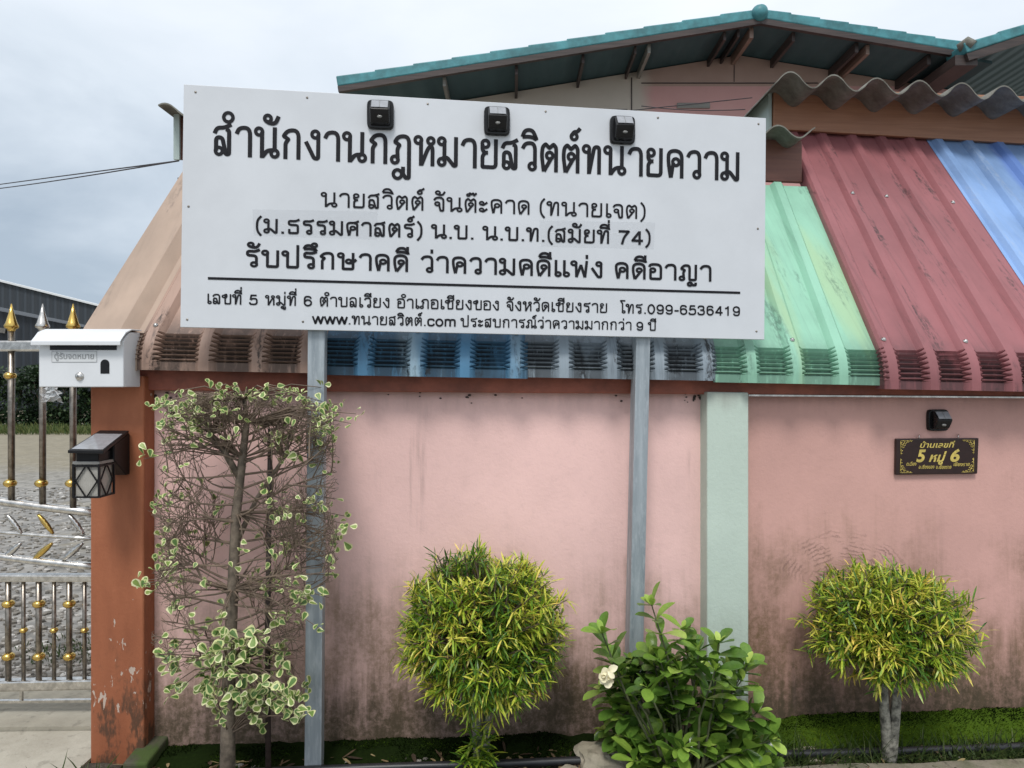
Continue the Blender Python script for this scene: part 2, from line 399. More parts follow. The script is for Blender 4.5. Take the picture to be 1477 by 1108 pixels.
print_grey = M('grey_print', (.30, .31, .32), .6, 0, .05, 8)
glass_ribbed = NB('ribbed_lamp_glass')
glass_ribbed.bump(glass_ribbed.math('SINE', glass_ribbed.math('MULTIPLY', glass_ribbed.xyz()[0], 900.0)), .3, .003)
glass_ribbed = glass_ribbed.fin(glass_ribbed.mix(glass_ribbed.noise(30), (.26, .25, .22), (.48, .46, .42)), .22)
def film(name, col, alpha, rough):
    k = NB(name); k.fin(col, rough); k.b.inputs['Alpha'].default_value = alpha; return k.mat
tape_film = film('clear_tape_film', (.50, .52, .55), .10, .10)
tape_crease = film('tape_crease', (.95, .96, .97), .45, .25)
bag_film = film('clear_plastic_bag', (.80, .83, .85), .55, .15)
net_green = M('green_netting', (.03, .25, .16), .7, 0, .3, 20)
cable_mat = M('dark_cable', (.045, .04, .045), .6, 0, .1, 5)
# ------------------------------------------------------------------ lettering
# stroke alphabet: P = polyline with rounded corners ("x,y[,r]"), O = ring "x,y,r"; body height 10
G = {
'า': (6.1, ['P.7,7.3 1.6,9.35,2.2 4.9,9.35,2.4 4.9,0']),
'น': (8.3, ['O1.6,8.4', 'P2.55,8.4 2.55,0', 'P2.7,.4 4.2,2.5 6.4,2.7', 'O6.5,1.6', 'P6.5,10 6.5,2.4']),
'ก': (7.3, ['P1.6,0 1.6,5.1,.6 2.5,6.4,.2 1.0,7.4,.3 2.4,9.35,2 5.7,9.35,2.4 5.7,0']),
'ง': (6.1, ['O3.7,8.4', 'P4.65,8.4 4.65,.65,.7 3.4,.65,.6 .7,6']),
'ส': (6.8, ['P.7,7.1 1.5,9.0,1.8 3.7,9.0,1.2 5.9,10.2', 'P4.2,8.6 5.2,8.2,.8 5.2,.65,.6 4.2,.65,.4 3.1,5.9,1 1.2,5.9,1.2 1.2,1.6', 'O2.1,1.6']),
'ห': (7.7, ['O1.6,8.4', 'P2.5,8.4 2.5,0', 'P2.7,.3 4.7,5.6,1 5.9,7', 'P5.4,7.2 6.3,6,.8 6.3,0', 'O5.7,8.3,.9']),
'ม': (7.7, ['O1.6,8.4', 'P2.5,8.4 2.5,1.7', 'O1.65,1.6', 'P1.8,2.8 3.3,3.3,1 5.6,.5,.3 6.3,.6,.3 6.3,10']),
'ย': (7.3, ['O2.3,8.3,1', 'P1.3,8.3 1.3,6.3,.6 2.0,5.4,.2 3.2,5.4', 'P2.2,5.3 1.35,4.3,.6 1.35,.65,.3 5.8,.65,1.2 5.8,10']),
'ว': (6.2, ['P.7,7.4 1.7,9.35,2.2 4.9,9.35,2.4 4.9,1.6', 'O4.0,1.6']),
'ต': (7.4, ['P1.7,.1 1.0,5.5,1.4 1.3,8.4,1 2.3,9.3,.3 3.6,8.0,.2 5.0,9.3,.3 5.9,8.3,.8 5.9,0', 'O3.7,5.5', 'P4.4,4.9 1.8,.2']),
'ท': (7.3, ['O1.5,8.4', 'P2.4,8.4 2.4,0', 'P2.5,.3 4.2,9.2,1.1 5.9,9.2,1.1 5.9,0']),
'ค': (7.3, ['P2.0,.1 1.1,5.5,2 1.2,9.35,2.8 5.9,9.35,2.6 5.9,0', 'O3.8,5.5,1', 'P2.9,5.4 2.1,.2']),
'จ': (6.5, ['P.7,7.4 1.6,9.35,2.2 5.2,9.35,2.4 5.2,.5,.6 3.8,.5,.5 3.1,5.1', 'O2.3,5.1']),
'ด': (7.3, ['P1.8,.1 1.0,5,2 1.2,9.35,2.8 5.9,9.35,2.6 5.9,0', 'O3.7,5.5', 'P4.4,4.9 1.9,.2']),
'ธ': (7.2, ['P1.6,3.4 1.6,.65,.3 5.6,.65,.9 5.6,6.2,1.2 1.5,6.2,1.2 1.3,8.9,1.2 4.4,8.8,1 6.4,10']),
'ร': (6.5, ['P6,10 4.3,8.9,1 1.3,9.1,1.1 1.2,6.7,1 4.7,6.5,1.4 4.7,1.6', 'O3.8,1.6']),
'ศ': (7.4, ['P2.0,.1 1.1,5.5,2 1.2,9.0,2.6 4.9,9.0,1.2 6.7,10.3', 'P4.6,8.8 5.9,8.3,.8 5.9,0', 'O3.8,5.3,1', 'P2.9,5.2 2.1,.2']),
'บ': (7.7, ['O1.5,8.4', 'P2.4,8.4 2.4,.65,.3 6.3,.65,.8 6.3,10']),
'ป': (7.7, ['O1.5,8.4', 'P2.4,8.4 2.4,.65,.3 6.3,.65,.8 6.3,13.4']),
'ษ': (8.2, ['O1.5,8.4', 'P2.4,8.4 2.4,.65,.3 6.3,.65,.8 6.3,10', 'O4.6,5,.9', 'P4.8,4.0 6.2,4.4,.5 7.6,6.2']),
'พ': (8.3, ['O1.5,8.4', 'P2.4,8.4 2.6,.1', 'P2.6,.2 4.45,7.6', 'P4.45,7.6 6.1,.2', 'P6.2,.1 6.9,10']),
'ญ': (9.1, ['O1.7,1.5,.9', 'P2.5,1.6 2.3,5.1,.6 2.9,6.4,.2 1.4,7.4,.3 2.5,9.35,1.6 5.0,9.35,1.8 5.0,.65,.6 7.7,.65,.8 7.7,10', 'O5.2,-1.9,.8', 'P5.7,-1.2 6.4,-2.5,.4 7.7,-2.4,.4 7.7,-.9']),
'อ': (7.0, ['P.7,7.7 1.2,9.35,1.8 5.7,9.35,2.6 5.7,.65,.9 1.25,.65,.6 1.25,5.8', 'O2.2,5.8']),
'ล': (6.7, ['P.7,7.2 1.6,9.35,2 5.2,9.35,2.4 5.2,.65,.6 4.2,.65,.4 3.1,5.7,1 1.2,5.7,1.2 1.2,1.6', 'O2.1,1.6']),
'ข': (7.2, ['O1.5,7.7', 'P1.5,8.7 3.4,9.9,1 3.6,7.6,.8 2.4,5.9,.8 2.5,.65,.3 6.1,.65,.8 6.1,10']),
'ช': (7.4, ['O1.5,7.7', 'P1.5,8.7 3.4,9.9,1 3.6,7.6,.8 2.4,5.9,.8 2.5,.65,.3 5.8,.65,.8 5.8,8.2', 'P4.2,8.3 5.5,8.6,.4 6.8,10.1']),
'ภ': (7.5, ['O1.5,1.6', 'P2.4,1.6 2.3,5.1,.6 3.0,6.4,.2 1.5,7.4,.3 2.7,9.35,2 6.1,9.35,2.4 6.1,0']),
'ฎ': (7.5, ['O1.5,1.6', 'P2.4,1.6 2.3,5.1,.6 3.0,6.4,.2 1.5,7.4,.3 2.7,9.35,2 6.1,9.35,2.4 6.1,-4.2,.4 5.0,-4.2,.3 3.6,-1.9', 'O2.4,-3.1,1.2', 'P4.2,-.6 4.2,-2.6']),
'ณ': (9.4, ['O1.4,1.6', 'P2.2,1.6 2.2,5.1,.6 2.8,6.4,.2 1.3,7.4,.3 2.4,9.35,1.6 4.9,9.35,1.8 4.9,0', 'P5,.4 6,2.5,.8 7.6,2.7', 'O7.7,1.6', 'P7.7,10 7.7,2.4']),
'ะ': (5.2, ['O1.5,6.7,.85', 'P1.3,5.9 2.3,5.4,.6 4.3,7.4', 'O1.5,2.2,.85', 'P1.3,1.4 2.3,.9,.6 4.3,2.9']),
'เ': (3.9, ['P1.4,10 1.4,1.6', 'O2.3,1.6']), 'แ': (7.4, ['P1.4,10 1.4,1.6', 'O2.3,1.6', 'P4.9,10 4.9,1.6', 'O5.8,1.6']),
'โ': (4.9, ['O3.5,1.6', 'P2.6,1.6 2.6,10,.8 1.0,13.0,.2 4.7,13.0']),
'0': (6.7, ['E3.35,5,2.4,4.35']), '1': (6.7, ['P3.7,10 3.7,0', 'P1.3,7.5 2.9,7.9,.6 3.7,9.6']),
'3': (6.7, ['P.9,7.1 1.3,9.35,1.7 5.3,9.35,1.9 5.2,5.4,1.7 2.5,5.2', 'P2.5,5.2 5.6,5.2,1.9 5.6,.65,2.1 1.1,.65,1.9 .8,3']),
'4': (6.7, ['P4.6,0 4.6,9.9', 'P4.4,9.4 .9,3.0,.1 6.4,3.0']), '5': (6.7, ['P5.5,9.35 1.8,9.35,.1 1.25,4.9', 'P1.3,4.9 2.6,6.2,1 5.7,6.2,2.2 5.7,.65,2.2 1.0,.65,1.9 .75,2.7']),
'6': (6.7, ['E3.4,3.35,2.35,2.7', 'P5.5,7.5 4.9,9.35,1.5 1.05,9.5,2.8 1.05,3.4']), '7': (6.7, ['P.7,9.35 5.9,9.35,.1 3.5,5,2 2.5,0']),
'9': (6.7, ['E3.3,6.65,2.35,2.7', 'P1.2,2.5 1.8,.65,1.5 5.65,.5,2.8 5.65,6.6']),
'w': (9.3, ['P.5,8.4 2.6,.5,.1 4.65,7.9,.1 6.7,.5,.1 8.8,8.4']), 'c': (6.6, ['P5.8,5.6 5.3,7.8,1.7 1.1,7.8,2.6 1.1,.65,2.6 5.3,.65,1.8 5.9,2.9']),
'o': (7.2, ['E3.6,4.2,2.55,3.6']), 'm': (10.2, ['P1.3,8.4 1.3,0', 'P1.3,5.2 1.7,7.7,1.3 5.1,7.7,1.7 5.1,0', 'P5.1,5.2 5.5,7.7,1.3 8.9,7.7,1.7 8.9,0']),
'.': (3.0, ['P1.5,0 1.5,1.5']), '-': (4.4, ['P.5,3.9 3.9,3.9']), ' ': (4.2, []),
'(': (4.0, ['P3.2,11.6 1.2,8.6,3 1.2,1.4,3 3.2,-1.8']), ')': (4.0, ['P.8,11.6 2.8,8.6,3 2.8,1.4,3 .8,-1.8']),
# marks hang off the right edge of the letter before them
'ำ': (6.1, ['O-1.9,12.4,1.25', 'P.7,7.3 1.6,9.35,2.2 4.9,9.35,2.4 4.9,0']),
'ั': (0, ['O-4.0,12.7,.9', 'P-4.6,11.9 -3.4,11.2,.8 -1.6,11.2,1 -.6,13.6']),
'ิ': (0, ['P-5.6,11.3 -4.8,13.6,1.4 -2.2,13.8,1.4 -.9,10.9,.1 -3,11.5,1 -5.6,11.3']),
'ี': (0, ['P-5.6,11.3 -4.8,13.6,1.4 -2.2,13.8,1.4 -.9,10.9,.1 -3,11.5,1 -5.6,11.3', 'P-1.1,10.9 -1.1,14.6']),
'ึ': (0, ['P-5.6,11.3 -4.8,13.4,1.4 -2.6,13.4,1.4 -.9,10.9,.1 -3,11.5,1 -5.6,11.3', 'O-1.5,13.6,.85']),
'่': (0, ['P-1.4,11.2 -1.4,13.6']), '่2': (0, ['P-1.1,15.0 -1.1,17.2']),
'๊': (0, ['O-5.0,11.9,.6', 'P-4.4,11.8 -4.3,13.3,.4 -3.5,12.4,.2 -2.6,13.3,.4 -2.2,11.6,.5 -1.0,13.4']),
'์': (0, ['O-2.8,12.3,.9', 'P-3.6,12.6 -2.9,13.9,.9 -1.7,14.0,.4 -.7,15.2']),
'ู': (0, ['O-3.0,-1.7,.75', 'P-2.3,-1.6 -2.3,-3.3,.4 -1.0,-3.3,.4 -1.0,-.8']),
}
def fillet(pts):
    q_ = _fillet(pts); o_ = [q_[0]]
    for p in q_[1:]:
        if (p - o_[-1]).length > .03: o_.append(p)
    return o_
def _fillet(pts):
    out_ = [Vector(pts[0][:2])]
    for i in range(1, len(pts) - 1):
        p, a, b = Vector(pts[i][:2]), Vector(pts[i - 1][:2]), Vector(pts[i + 1][:2])
        r = pts[i][2] if len(pts[i]) > 2 else 1.0
        d1, d2 = a - p, b - p
        p1 = p + d1.normalized() * min(r, d1.length * .5); p2 = p + d2.normalized() * min(r, d2.length * .5)
        for t in [j / 6 for j in range(7)]: out_.append(p1 * (1 - t) ** 2 + p * 2 * t * (1 - t) + p2 * t * t)
    out_.append(Vector(pts[-1][:2])); return out_
def ribbon(pts, wd, closed=False):
    n = len(pts); q = []
    for i in range(n):
        a = pts[(i - 1) % n] if (closed or i > 0) else pts[i]; b = pts[(i + 1) % n] if (closed or i < n - 1) else pts[i]
        d = b - a
        if d.length < 1e-9: d = Vector((1, 0))
        d.normalize(); nn = Vector((-d.y, d.x))
        if closed or 0 < i < n - 1:
            d1 = (pts[i] - pts[(i - 1) % n]).normalized(); cs = max(.55, nn.dot(Vector((-d1.y, d1.x))))
        else: cs = 1
        q.append((pts[i] + nn * wd / 2 / cs, pts[i] - nn * wd / 2 / cs))
    return q
def font_mesh(txt, off=0.0, shear=0.0):
    c = bpy.data.curves.new('tmp', 'FONT'); c.body = txt; c.size = 1; c.offset = off; c.shear = shear; c.resolution_u = 4
    o = bpy.data.objects.new('tmp', c); COL.objects.link(o)
    dg = bpy.context.evaluated_depsgraph_get(); ev = o.evaluated_get(dg); me = ev.to_mesh()
    vs = [v.co.copy() for v in me.vertices]; fs = [tuple(p.vertices) for p in me.polygons]
    ev.to_mesh_clear(); bpy.data.objects.remove(o); bpy.data.curves.remove(c)
    return vs, fs
UPPER = 'ิีึั'
def write(txt, place, weight, sp=1.0):
    words, x, prev = [[]], 0.0, ''
    for ch in txt:
        if ch == ' ':
            x += G[' '][0] * sp; prev = ch
            if words[-1]: words.append([])
            continue
        key = '่2' if (ch == '่' and prev in UPPER) else ch
        wk = 1.3 if ch in 'wcom' else 1.12 if ch in '0123456789-.' else 1.0
        words[-1].append((x, G[key][1], wk)); x += G[key][0] + (.35 if ch in '0123456789' else 0); prev = ch
    return [w_ for w_ in words if w_], x
def lettering(txt, p0, p1, hgt, weight, nrm, parent, mat, up, lift=.0015, sp=1.0, ring=1.14):
    items, total = write(txt, None, weight, sp)
    p0, p1 = Vector(p0), Vector(p1); ux = (p1 - p0); kx = ux.length / total; ux.normalize(); ky = hgt / 10
    z = 0
    for word in items:                  # every word is a part of its own
        mb = MB()
        for x, dat, wk in word:
            for st in dat:
                z = (z + .00007) % .0009; rk = 1.0
                q = [float(t) for t in st[1:].replace(' ', ',').split(',')] if st[0] != 'P' else None
                if st[0] == 'P':
                    pts = [tuple(float(v) for v in t.split(',')) for t in st[1:].split()]
                    c2 = [Vector(((x + v.x) * kx, v.y * ky)) for v in fillet(pts)]; cl = False
                else:
                    rx_, ry_ = (q[2], q[3]) if st[0] == 'E' else (((q[2] if len(q) > 2 else .95) * ring,) * 2)
                    if st[0] == 'O': rk = .86
                    n_ = 30 if st[0] == 'E' else 18
                    c2 = [Vector(((x + q[0] + rx_ * math.cos(2 * math.pi * i / n_)) * kx, (q[1] + ry_ * 1.03 * math.sin(2 * math.pi * i / n_)) * ky)) for i in range(n_)]; cl = True
                rb = ribbon(c2, weight * ky * wk * rk, cl)
                ids = [tuple(mb.vert(p0 + ux * v.x + up * v.y + nrm * (lift + z)) for v in ab) for ab in rb]
                m = len(ids)
                for i in range(m if cl else m - 1):
                    j = (i + 1) % m; mb.face((ids[i][0], ids[i][1], ids[j][1], ids[j][0]))
        build('lettering', mb, mat, parent)
# ------------------------------------------------------------------ ground and setting
g = MB(); g.poly([(-400, -200, -.02), (400, -200, -.02), (400, 600, -.02), (-400, 600, -.02)]); struct('ground', g, gravel)
WA, WB = 3.1, .06
def wallY(x): return WA + WB * x
def rnd(a, b): return random.uniform(a, b)
xe = -1.665                             # right face of the pillar / left end of the beds
g = MB(); rows = []
for j in range(26):
    yy = 2.2 + (3.02 - 2.2) * j / 25
    rows.append([Vector((xx, yy + WB * xx, .002 + .02 * mnoise.noise(Vector((xx * 3, yy * 3, 0))) + .012 * mnoise.noise(Vector((xx * 11, yy * 11, 3))))) for xx in [xe - .12 + i * .06 for i in range(80)]])
g.grid(rows); struct('garden_bed', g, soil)
g = MB(); g.prism([(-6, .5, -.01), (-1.80, .5, -.01), (-1.80, 3.20, -.01), (-6, 3.1, -.01)], (0, 0, .012)); struct('driveway', g, conc_light)
g = MB(); g.prism([(-6, 3.105, -.012), (-1.80, 3.204, -.012), (-1.80, 3.62, -.012), (-6, 3.5, -.012)], (0, 0, .032)); struct('gate_threshold', g, conc_step)
# kerb along the bed, in the right foreground
kb = MB(); n = 24; top = []; 
for i in range(n + 1):
    x = .80 + i * .09; yb = 2.785 + .055 * x + .012 * mnoise.noise(Vector((x * 4, 0, 1)))
    top.append((x, yb))
for i in range(n):
    (xa, ya), (xb, yb) = top[i], top[i + 1]
    za, zb = .03 + .008 * mnoise.noise(Vector((xa * 5, 2, 0))), .03 + .008 * mnoise.noise(Vector((xb * 5, 2, 0)))
    pts = [[(xa, ya + .03, -.02), (xb, yb + .03, -.02)], [(xa, ya, za), (xb, yb, zb)], [(xa, ya - .3, za), (xb, yb - .3, zb)], [(xa, ya - .3, -.02), (xb, yb - .3, -.02)]]
    kb.grid([[Vector(p) for p in r] for r in pts], 0, False)
struct('kerb', kb, conc_kerb)
# ------------------------------------------------------------------ boundary wall
w0 = on(212, 560, WA, WB); w1x = 3.3
def wall_box(mb, xa, xb, z0, za, zb, front=0.0, depth=.14):
    pts = [Vector((xa, wallY(xa) + front, z0)), Vector((xb, wallY(xb) + front, z0)), Vector((xb, wallY(xb) + front, zb)), Vector((xa, wallY(xa) + front, za))]
    mb.prism(pts, (-.06 * depth, depth, 0))
XG0, XG1 = on(1018, 700, WA - .09, WB).x + .006, on(1080, 700, WA - .09, WB).x
wall = thing('boundary_wall', 'stained pink rendered boundary wall with mint pillar under the coloured roof', 'wall', (0, WA, 0))
m = MB(); wall_box(m, w0.x - .06, XG0 + .002, -.3, 1.60, 1.567); build('wall_panel', m, pink_wall, wall, label='paler pink wall panel left of the mint pillar')
m = MB(); wall_box(m, XG1 - .002, w1x, -.3, 1.567, 1.545); build('wall_panel', m, pink_wall2, wall, label='darker pink wall panel with scraped arcs')
m = MB(); wall_box(m, XG0, XG1, -.3, 1.5655, 1.5625, -.09, .2); build('pillar', m, mint_paint, wall, bevel=.006, label='mint green wall pillar')
m = MB()
p = [on(200, 540, WA - .05, WB), on(1600, 566, WA - .05, WB), on(1600, 573, WA - .05, WB), on(200, 563, WA - .05, WB)]
p[0].z += .06; p[1].z += .06
m.prism(p, (0, .17, 0)); build('beam', m, beam_paint, wall, bevel=.004)
m = MB(); p = [on(1080, 569.2, WA - .058, WB), on(1600, 573.3, WA - .058, WB), on(1600, 575.5, WA - .058, WB), on(1080, 571.6, WA - .058, WB)]
m.prism(p, (0, .02, 0)); build('drip_strip', m, chrome, wall)
m = MB(); rr = random.Random(3)   # wasp mud and cobweb specks under the beam
for k_ in range(46):
    px_ = rr.choice([rr.uniform(222, 262), rr.uniform(980, 1012), rr.uniform(480, 900)]); q = on(px_, rr.uniform(566, 584), WA - .004, WB)
    m.ball(q, rr.uniform(.002, .0055), 6, 0, (1.5, .5, 1))
build('mud_speck', m, old_wood, wall)['kind'] = 'stuff'
# orange gate pillar
OX0, OX1, OY = -.6085 * 2.92, -.531 * 2.92, 2.92
pil = thing('gate_pillar', 'orange painted gate pillar with flaking paint, carrying mailbox and lantern', 'pillar', (OX0 + .1, OY + .1, 0))
m = MB(); m.span((OX0, OY, -.3), (OX1, OY + .30, 1.635)); build('shaft', m, orange_paint, pil, bevel=.008)
# ------------------------------------------------------------------ crimped metal canopy
DX, DS = .06, 1.154
EA, EB = 2.975, .06
run = Vector((DX, 1, DS)).normalized(); ang = math.atan(DS)
def eave(px): return on(px, 545, EA, EB).x
def zb_at(x): return 1.655 - .0185 * (x + 1.57)
path = []                               # (dy, dz, ny, nz, crimp weight, crimp phase)
V0, RA = .036, .185
for i in range(3): path.append((0, V0 * i / 2, -1, 0, 0, 0))
turn = R(90) - ang; NC = 7; NS = NC * 6
for i in range(NS + 1):
    t = turn * i / NS
    path.append((RA * (1 - math.cos(t)), V0 + RA * math.sin(t), -math.cos(t), math.sin(t), 1 if 0 < i < NS else 0, i / 6))
y0, z0 = path[-1][0], path[-1][1]
def roof_path(Ln):
    pts = list(path)
    for i in range(1, 13):
        s_ = Ln * i / 12; pts.append((y0 + math.cos(ang) * s_, z0 + math.sin(ang) * s_, -math.sin(ang), math.cos(ang), 0, 0))
    return pts
canopy = thing('roof_canopy', 'steep crimped metal roof of tan, blue, grey, green and red sheets', 'roof', (0, 3.4, 1.6))
RT, RBW, RH = .020, .041, .024          # rib half widths top/base, height
def sheet(xa, xb, ribs, Ln, mat, off, zoff, lab, flange=False, crimp=True):
    cs = []                             # (x, h, pan weight, side)
    cs.append((xa, 0, 1, 0))
    for r in ribs:
        if xa + .02 < r - RBW: cs.append((r - RBW - .004, 0, 1, 0)); 
        for dx, h, wt, sd_ in ((-RBW, 0, .55, -1), (-RBW * .78, RH * .45, .2, -1), (-RT, RH, 0, 0), (RT, RH, 0, 0), (RBW * .78, RH * .45, .2, 1), (RBW, 0, .55, 1)):
            if xa - .001 <= r + dx <= xb + .001: cs.append((r + dx, h, wt, sd_))
        if r + RBW < xb - .02: cs.append((r + RBW + .004, 0, 1, 0))
    cs.append((xb, 0, 1, 0)); cs.sort(key=lambda q: q[0])
    if flange: cs = [(xa - .004, -.06, 0, 0)] + cs
    mb = MB(); rows = []; att = []
    for pi_, (dy, dz, ny, nz_, cw, ph) in enumerate(roof_path(Ln)):
        row = []
        tri = abs((ph % 1) * 2 - 1); tri = tri ** .6
        for x, h, wt, sd_ in cs:
            hh = h + off; xx = x
            if cw and crimp:
                jig = .0022 * mnoise.noise(Vector((x * 40, ph * 3, off * 99)))
                amp_ = 1 + .35 * mnoise.noise(Vector((round(x * 9) * 1.7, int(ph) * .9, off * 50)))
                hh += wt * amp_ * (.017 * (1 - tri) - .0085) + jig * wt
                xx += sd_ * (-.016 + .026 * tri)
            yy = EA + EB * xx + dy + ny * hh; zz = zb_at(xx) + dz + nz_ * hh + zoff
            row.append(Vector((xx + DX * dy, yy, zz)))
        rows.append(row); att.append([min(1, .10 + (wt * (.22 + .78 * tri) if cw else .6 * wt)) for x, h, wt, sd_ in cs])
    mb.grid(rows, 0, False); mb.a = [q for r_ in att for q in r_]
    o = build('roof_sheet', mb, mat, canopy, label=lab)
    so_ = o.modifiers.new('thick', 'SOLIDIFY'); so_.thickness = .0012; so_.offset = -1
    return o
pl = [eave(q) for q in (205, 462, 757, 1030, 1269, 1556, 1850)]
E_ = lambda *a: [eave(q) for q in a]
sheet(pl[0] - .03, pl[1] + .012, E_(216, 297, 373, 443), 1.30, sheet_tan, .000, .004, 'tan roof sheet with dirty crimped edge')
sheet(pl[1] - .005, pl[2] + .012, E_(525, 600, 671, 743), 1.30, sheet_blue, .003, -.002, 'blue roof sheet with dirty crimped edge')
sheet(pl[2] - .004, pl[3] + .012, E_(813, 882, 950, 1019), 1.30, sheet_grey, .0, .004, 'grey roof sheet with black grime')
sheet(pl[3] - .004, pl[4] + .03, E_(1082, 1147, 1213), 1.29, sheet_green, .003, -.002, 'mint green roof sheet')
sheet(pl[4], pl[5] + .012, E_(1280, 1338, 1397, 1455, 1511), 1.885, sheet_red, .030, -.018, 'dull red roof sheet overlapping the green one', True)
sheet(pl[5] - .03, pl[6], E_(1566, 1625, 1685, 1745, 1805), 1.885, sheet_sky, .034, -.020, 'pale blue roof sheet at the right')
# tan verge strip on the left rake
m = MB(); rows = []
rp = roof_path(1.36)
xa, xb = on(128, 481, EA + .05, EB).x, on(181, 481, EA + .05, EB).x
for (dy, dz, ny, nz_, cw, ph) in rp:
    row = []
    for x, h in ((xa, -.10), (xa, .036), (xa + .06, .039), (xb, .038), (xb + .052, .004), (xb + .075, .003)):
        row.append(Vector((x + DX * dy, EA + EB * x + dy + ny * h, zb_at(x) + dz + nz_ * h)))
    rows.append(row)
m.grid(rows, 0, False); o = build('verge_sheet', m, cap_tan, canopy, label='tan verge sheet capping the left rake')
# roofing screws
m = MB()
for px_, frac in ((216, .02), (297, .02), (600, .02), (743, .02), (882, .02), (1019, .02), (1147, .02), (1147, .66), (1278, .02), (1397, .02), (1338, .63), (1397, .62), (1511, .6), (1397, .985), (1338, .985), (1280, .985)):
    x = eave(px_); Ln = 1.885 if px_ > 1275 else 1.29; s_ = Ln * frac; hh = RH + (.032 if px_ > 1275 else .003)
    dy, dz = y0 + math.cos(ang) * s_, z0 + math.sin(ang) * s_
    q = Vector((x + DX * dy, EA + EB * x + dy - math.sin(ang) * hh, zb_at(x) + dz + math.cos(ang) * hh - (.018 if px_ > 1275 else 0)))
    mm = MB(); nn = Vector((0, -math.sin(ang), math.cos(ang)))
    mm.lathe(q, [(.011, 0), (.011, .002), (.006, .003), (.006, .008), (.002, .0085)], 8, 0, nn); build('roof_screw', mm, chrome, canopy)
# fascias, posts
def board(mb, x0, y0_, x1, y1_, a, dep, dx1=0):   # px corners left (x0,yt,yb) right (x1,yt,yb)
    p = [on(x0, y0_[0], a, .06), on(x1, y1_[0], a, .06), on(x1, y1_[1], a, .06), on(x0, y0_[1], a, .06)]
    mb.prism(p, (0, dep, 0))
m = MB(); board(m, 257, (168, 229), 1157, (203, 263), 3.905, .03); build('fascia_board', m, fascia_dark, canopy, bevel=.004, label='dark red lower fascia board')
for q in (275, 700, 1100):
    m = MB(); c_ = on(q, 400, 4.02, .06); m.span((c_.x - .05, c_.y - .05, -.1), (c_.x + .05, c_.y + .05, 2.75)); build('post', m, old_wood, canopy)
# wavy cement roofs above the canopy
def wavy(mb, xs, xe_, per, amp, a, z_at, depth, rise=0.0, th=.007, ph=0.0):
    n = int((xe_ - xs) / per * 14); top_, bot = [], []
    for j in range(2):
        rt, rb = [], []
        for i in range(n + 1):
            x = xs + (xe_ - xs) * i / n; y = a + .06 * x + (depth if j else 0)
            t_ = math.cos(2 * math.pi * (x - xs) / per + ph); zz = z_at(x) + amp * (t_ if t_ < 0 else t_ ** .8 if t_ > 0 else 0) + (rise if j else 0) + .006 * mnoise.noise(Vector((x * 2.1, j * 5, 0)))
            sagg = 0
            rt.append(Vector((x, y, zz))); rb.append(Vector((x, y, zz - th)))
        top_.append(rt); bot.append(rb)
    mb.grid(top_, 0, True); mb.grid(bot, 0, True)
    mb.grid([top_[0], bot[0]], 0, False); mb.grid([top_[1], bot[1]], 0, False)
    for i in (0, -1): mb.face([mb.vert(q) for q in (top_[0][i], top_[1][i], bot[1][i], bot[0][i])])
lw = thing('wavy_cement_roof', 'old corrugated cement roof edge peeping out both sides of the sign', 'roof', (0, 4.4, 2.9))
m = MB(); xl = on(228, 150, 3.74, .06); xr = on(1176, 184, 3.74, .06)
wavy(m, xl.x, xr.x, .235, .033, 3.74, lambda x: xl.z - .025 + (xr.z - xl.z) * (x - xl.x) / (xr.x - xl.x), 1.3, .02, .008, -.9); build('cement_sheet', m, cement_sheet, lw)
m = MB(); p_ = on(257, 165, 3.89, .06); m.span((p_.x - .02, p_.y - .012, p_.z - .25), (p_.x + .012, p_.y + .002, p_.z)); build('end_board', m, mint_board, lw)
up_ = thing('upper_cement_roof', 'higher corrugated cement roof with brown fascia board above the red sheet', 'roof', (2.5, 4.8, 3.2))
UA = 3.88
m = MB(); a0 = on(1128, 116, UA, .06); a1 = on(1477, 138, UA, .06); per = (on(1449, 0, UA, .06).x - on(1141, 0, UA, .06).x) / 5
x_s = on(1141, 0, UA, .06).x
def uz(x): return a0.z + (a1.z - a0.z) * (x - a0.x) / (a1.x - a0.x) + .012
wavy(m, x_s - .36 * per, x_s + per * 8.3, per, .042, UA, uz, 1.5, .03, .008, -.36 * 2 * math.pi); build('cement_sheet', m, cement_sheet, up_)
m = MB(); board(m, 1116, (126, 186), 1800, (150, 226), 4.16, .03); build('fascia_board', m, fascia_wood, up_, bevel=.004)
m = MB(); q = [on(1113, 130, 4.175, .06), on(1113, 187, 4.175, .06)]
m.prism([q[0], q[1], q[1] + Vector((.0, 1.1, .03)), q[0] + Vector((.0, 1.1, .03))], (-.02, 0, 0)); build('side_board', m, mint_board, up_)
m = MB(); board(m, 1160, (190, 215), 1800, (215, 260), 4.4, .03); build('back_board', m, fascia_dark, up_)
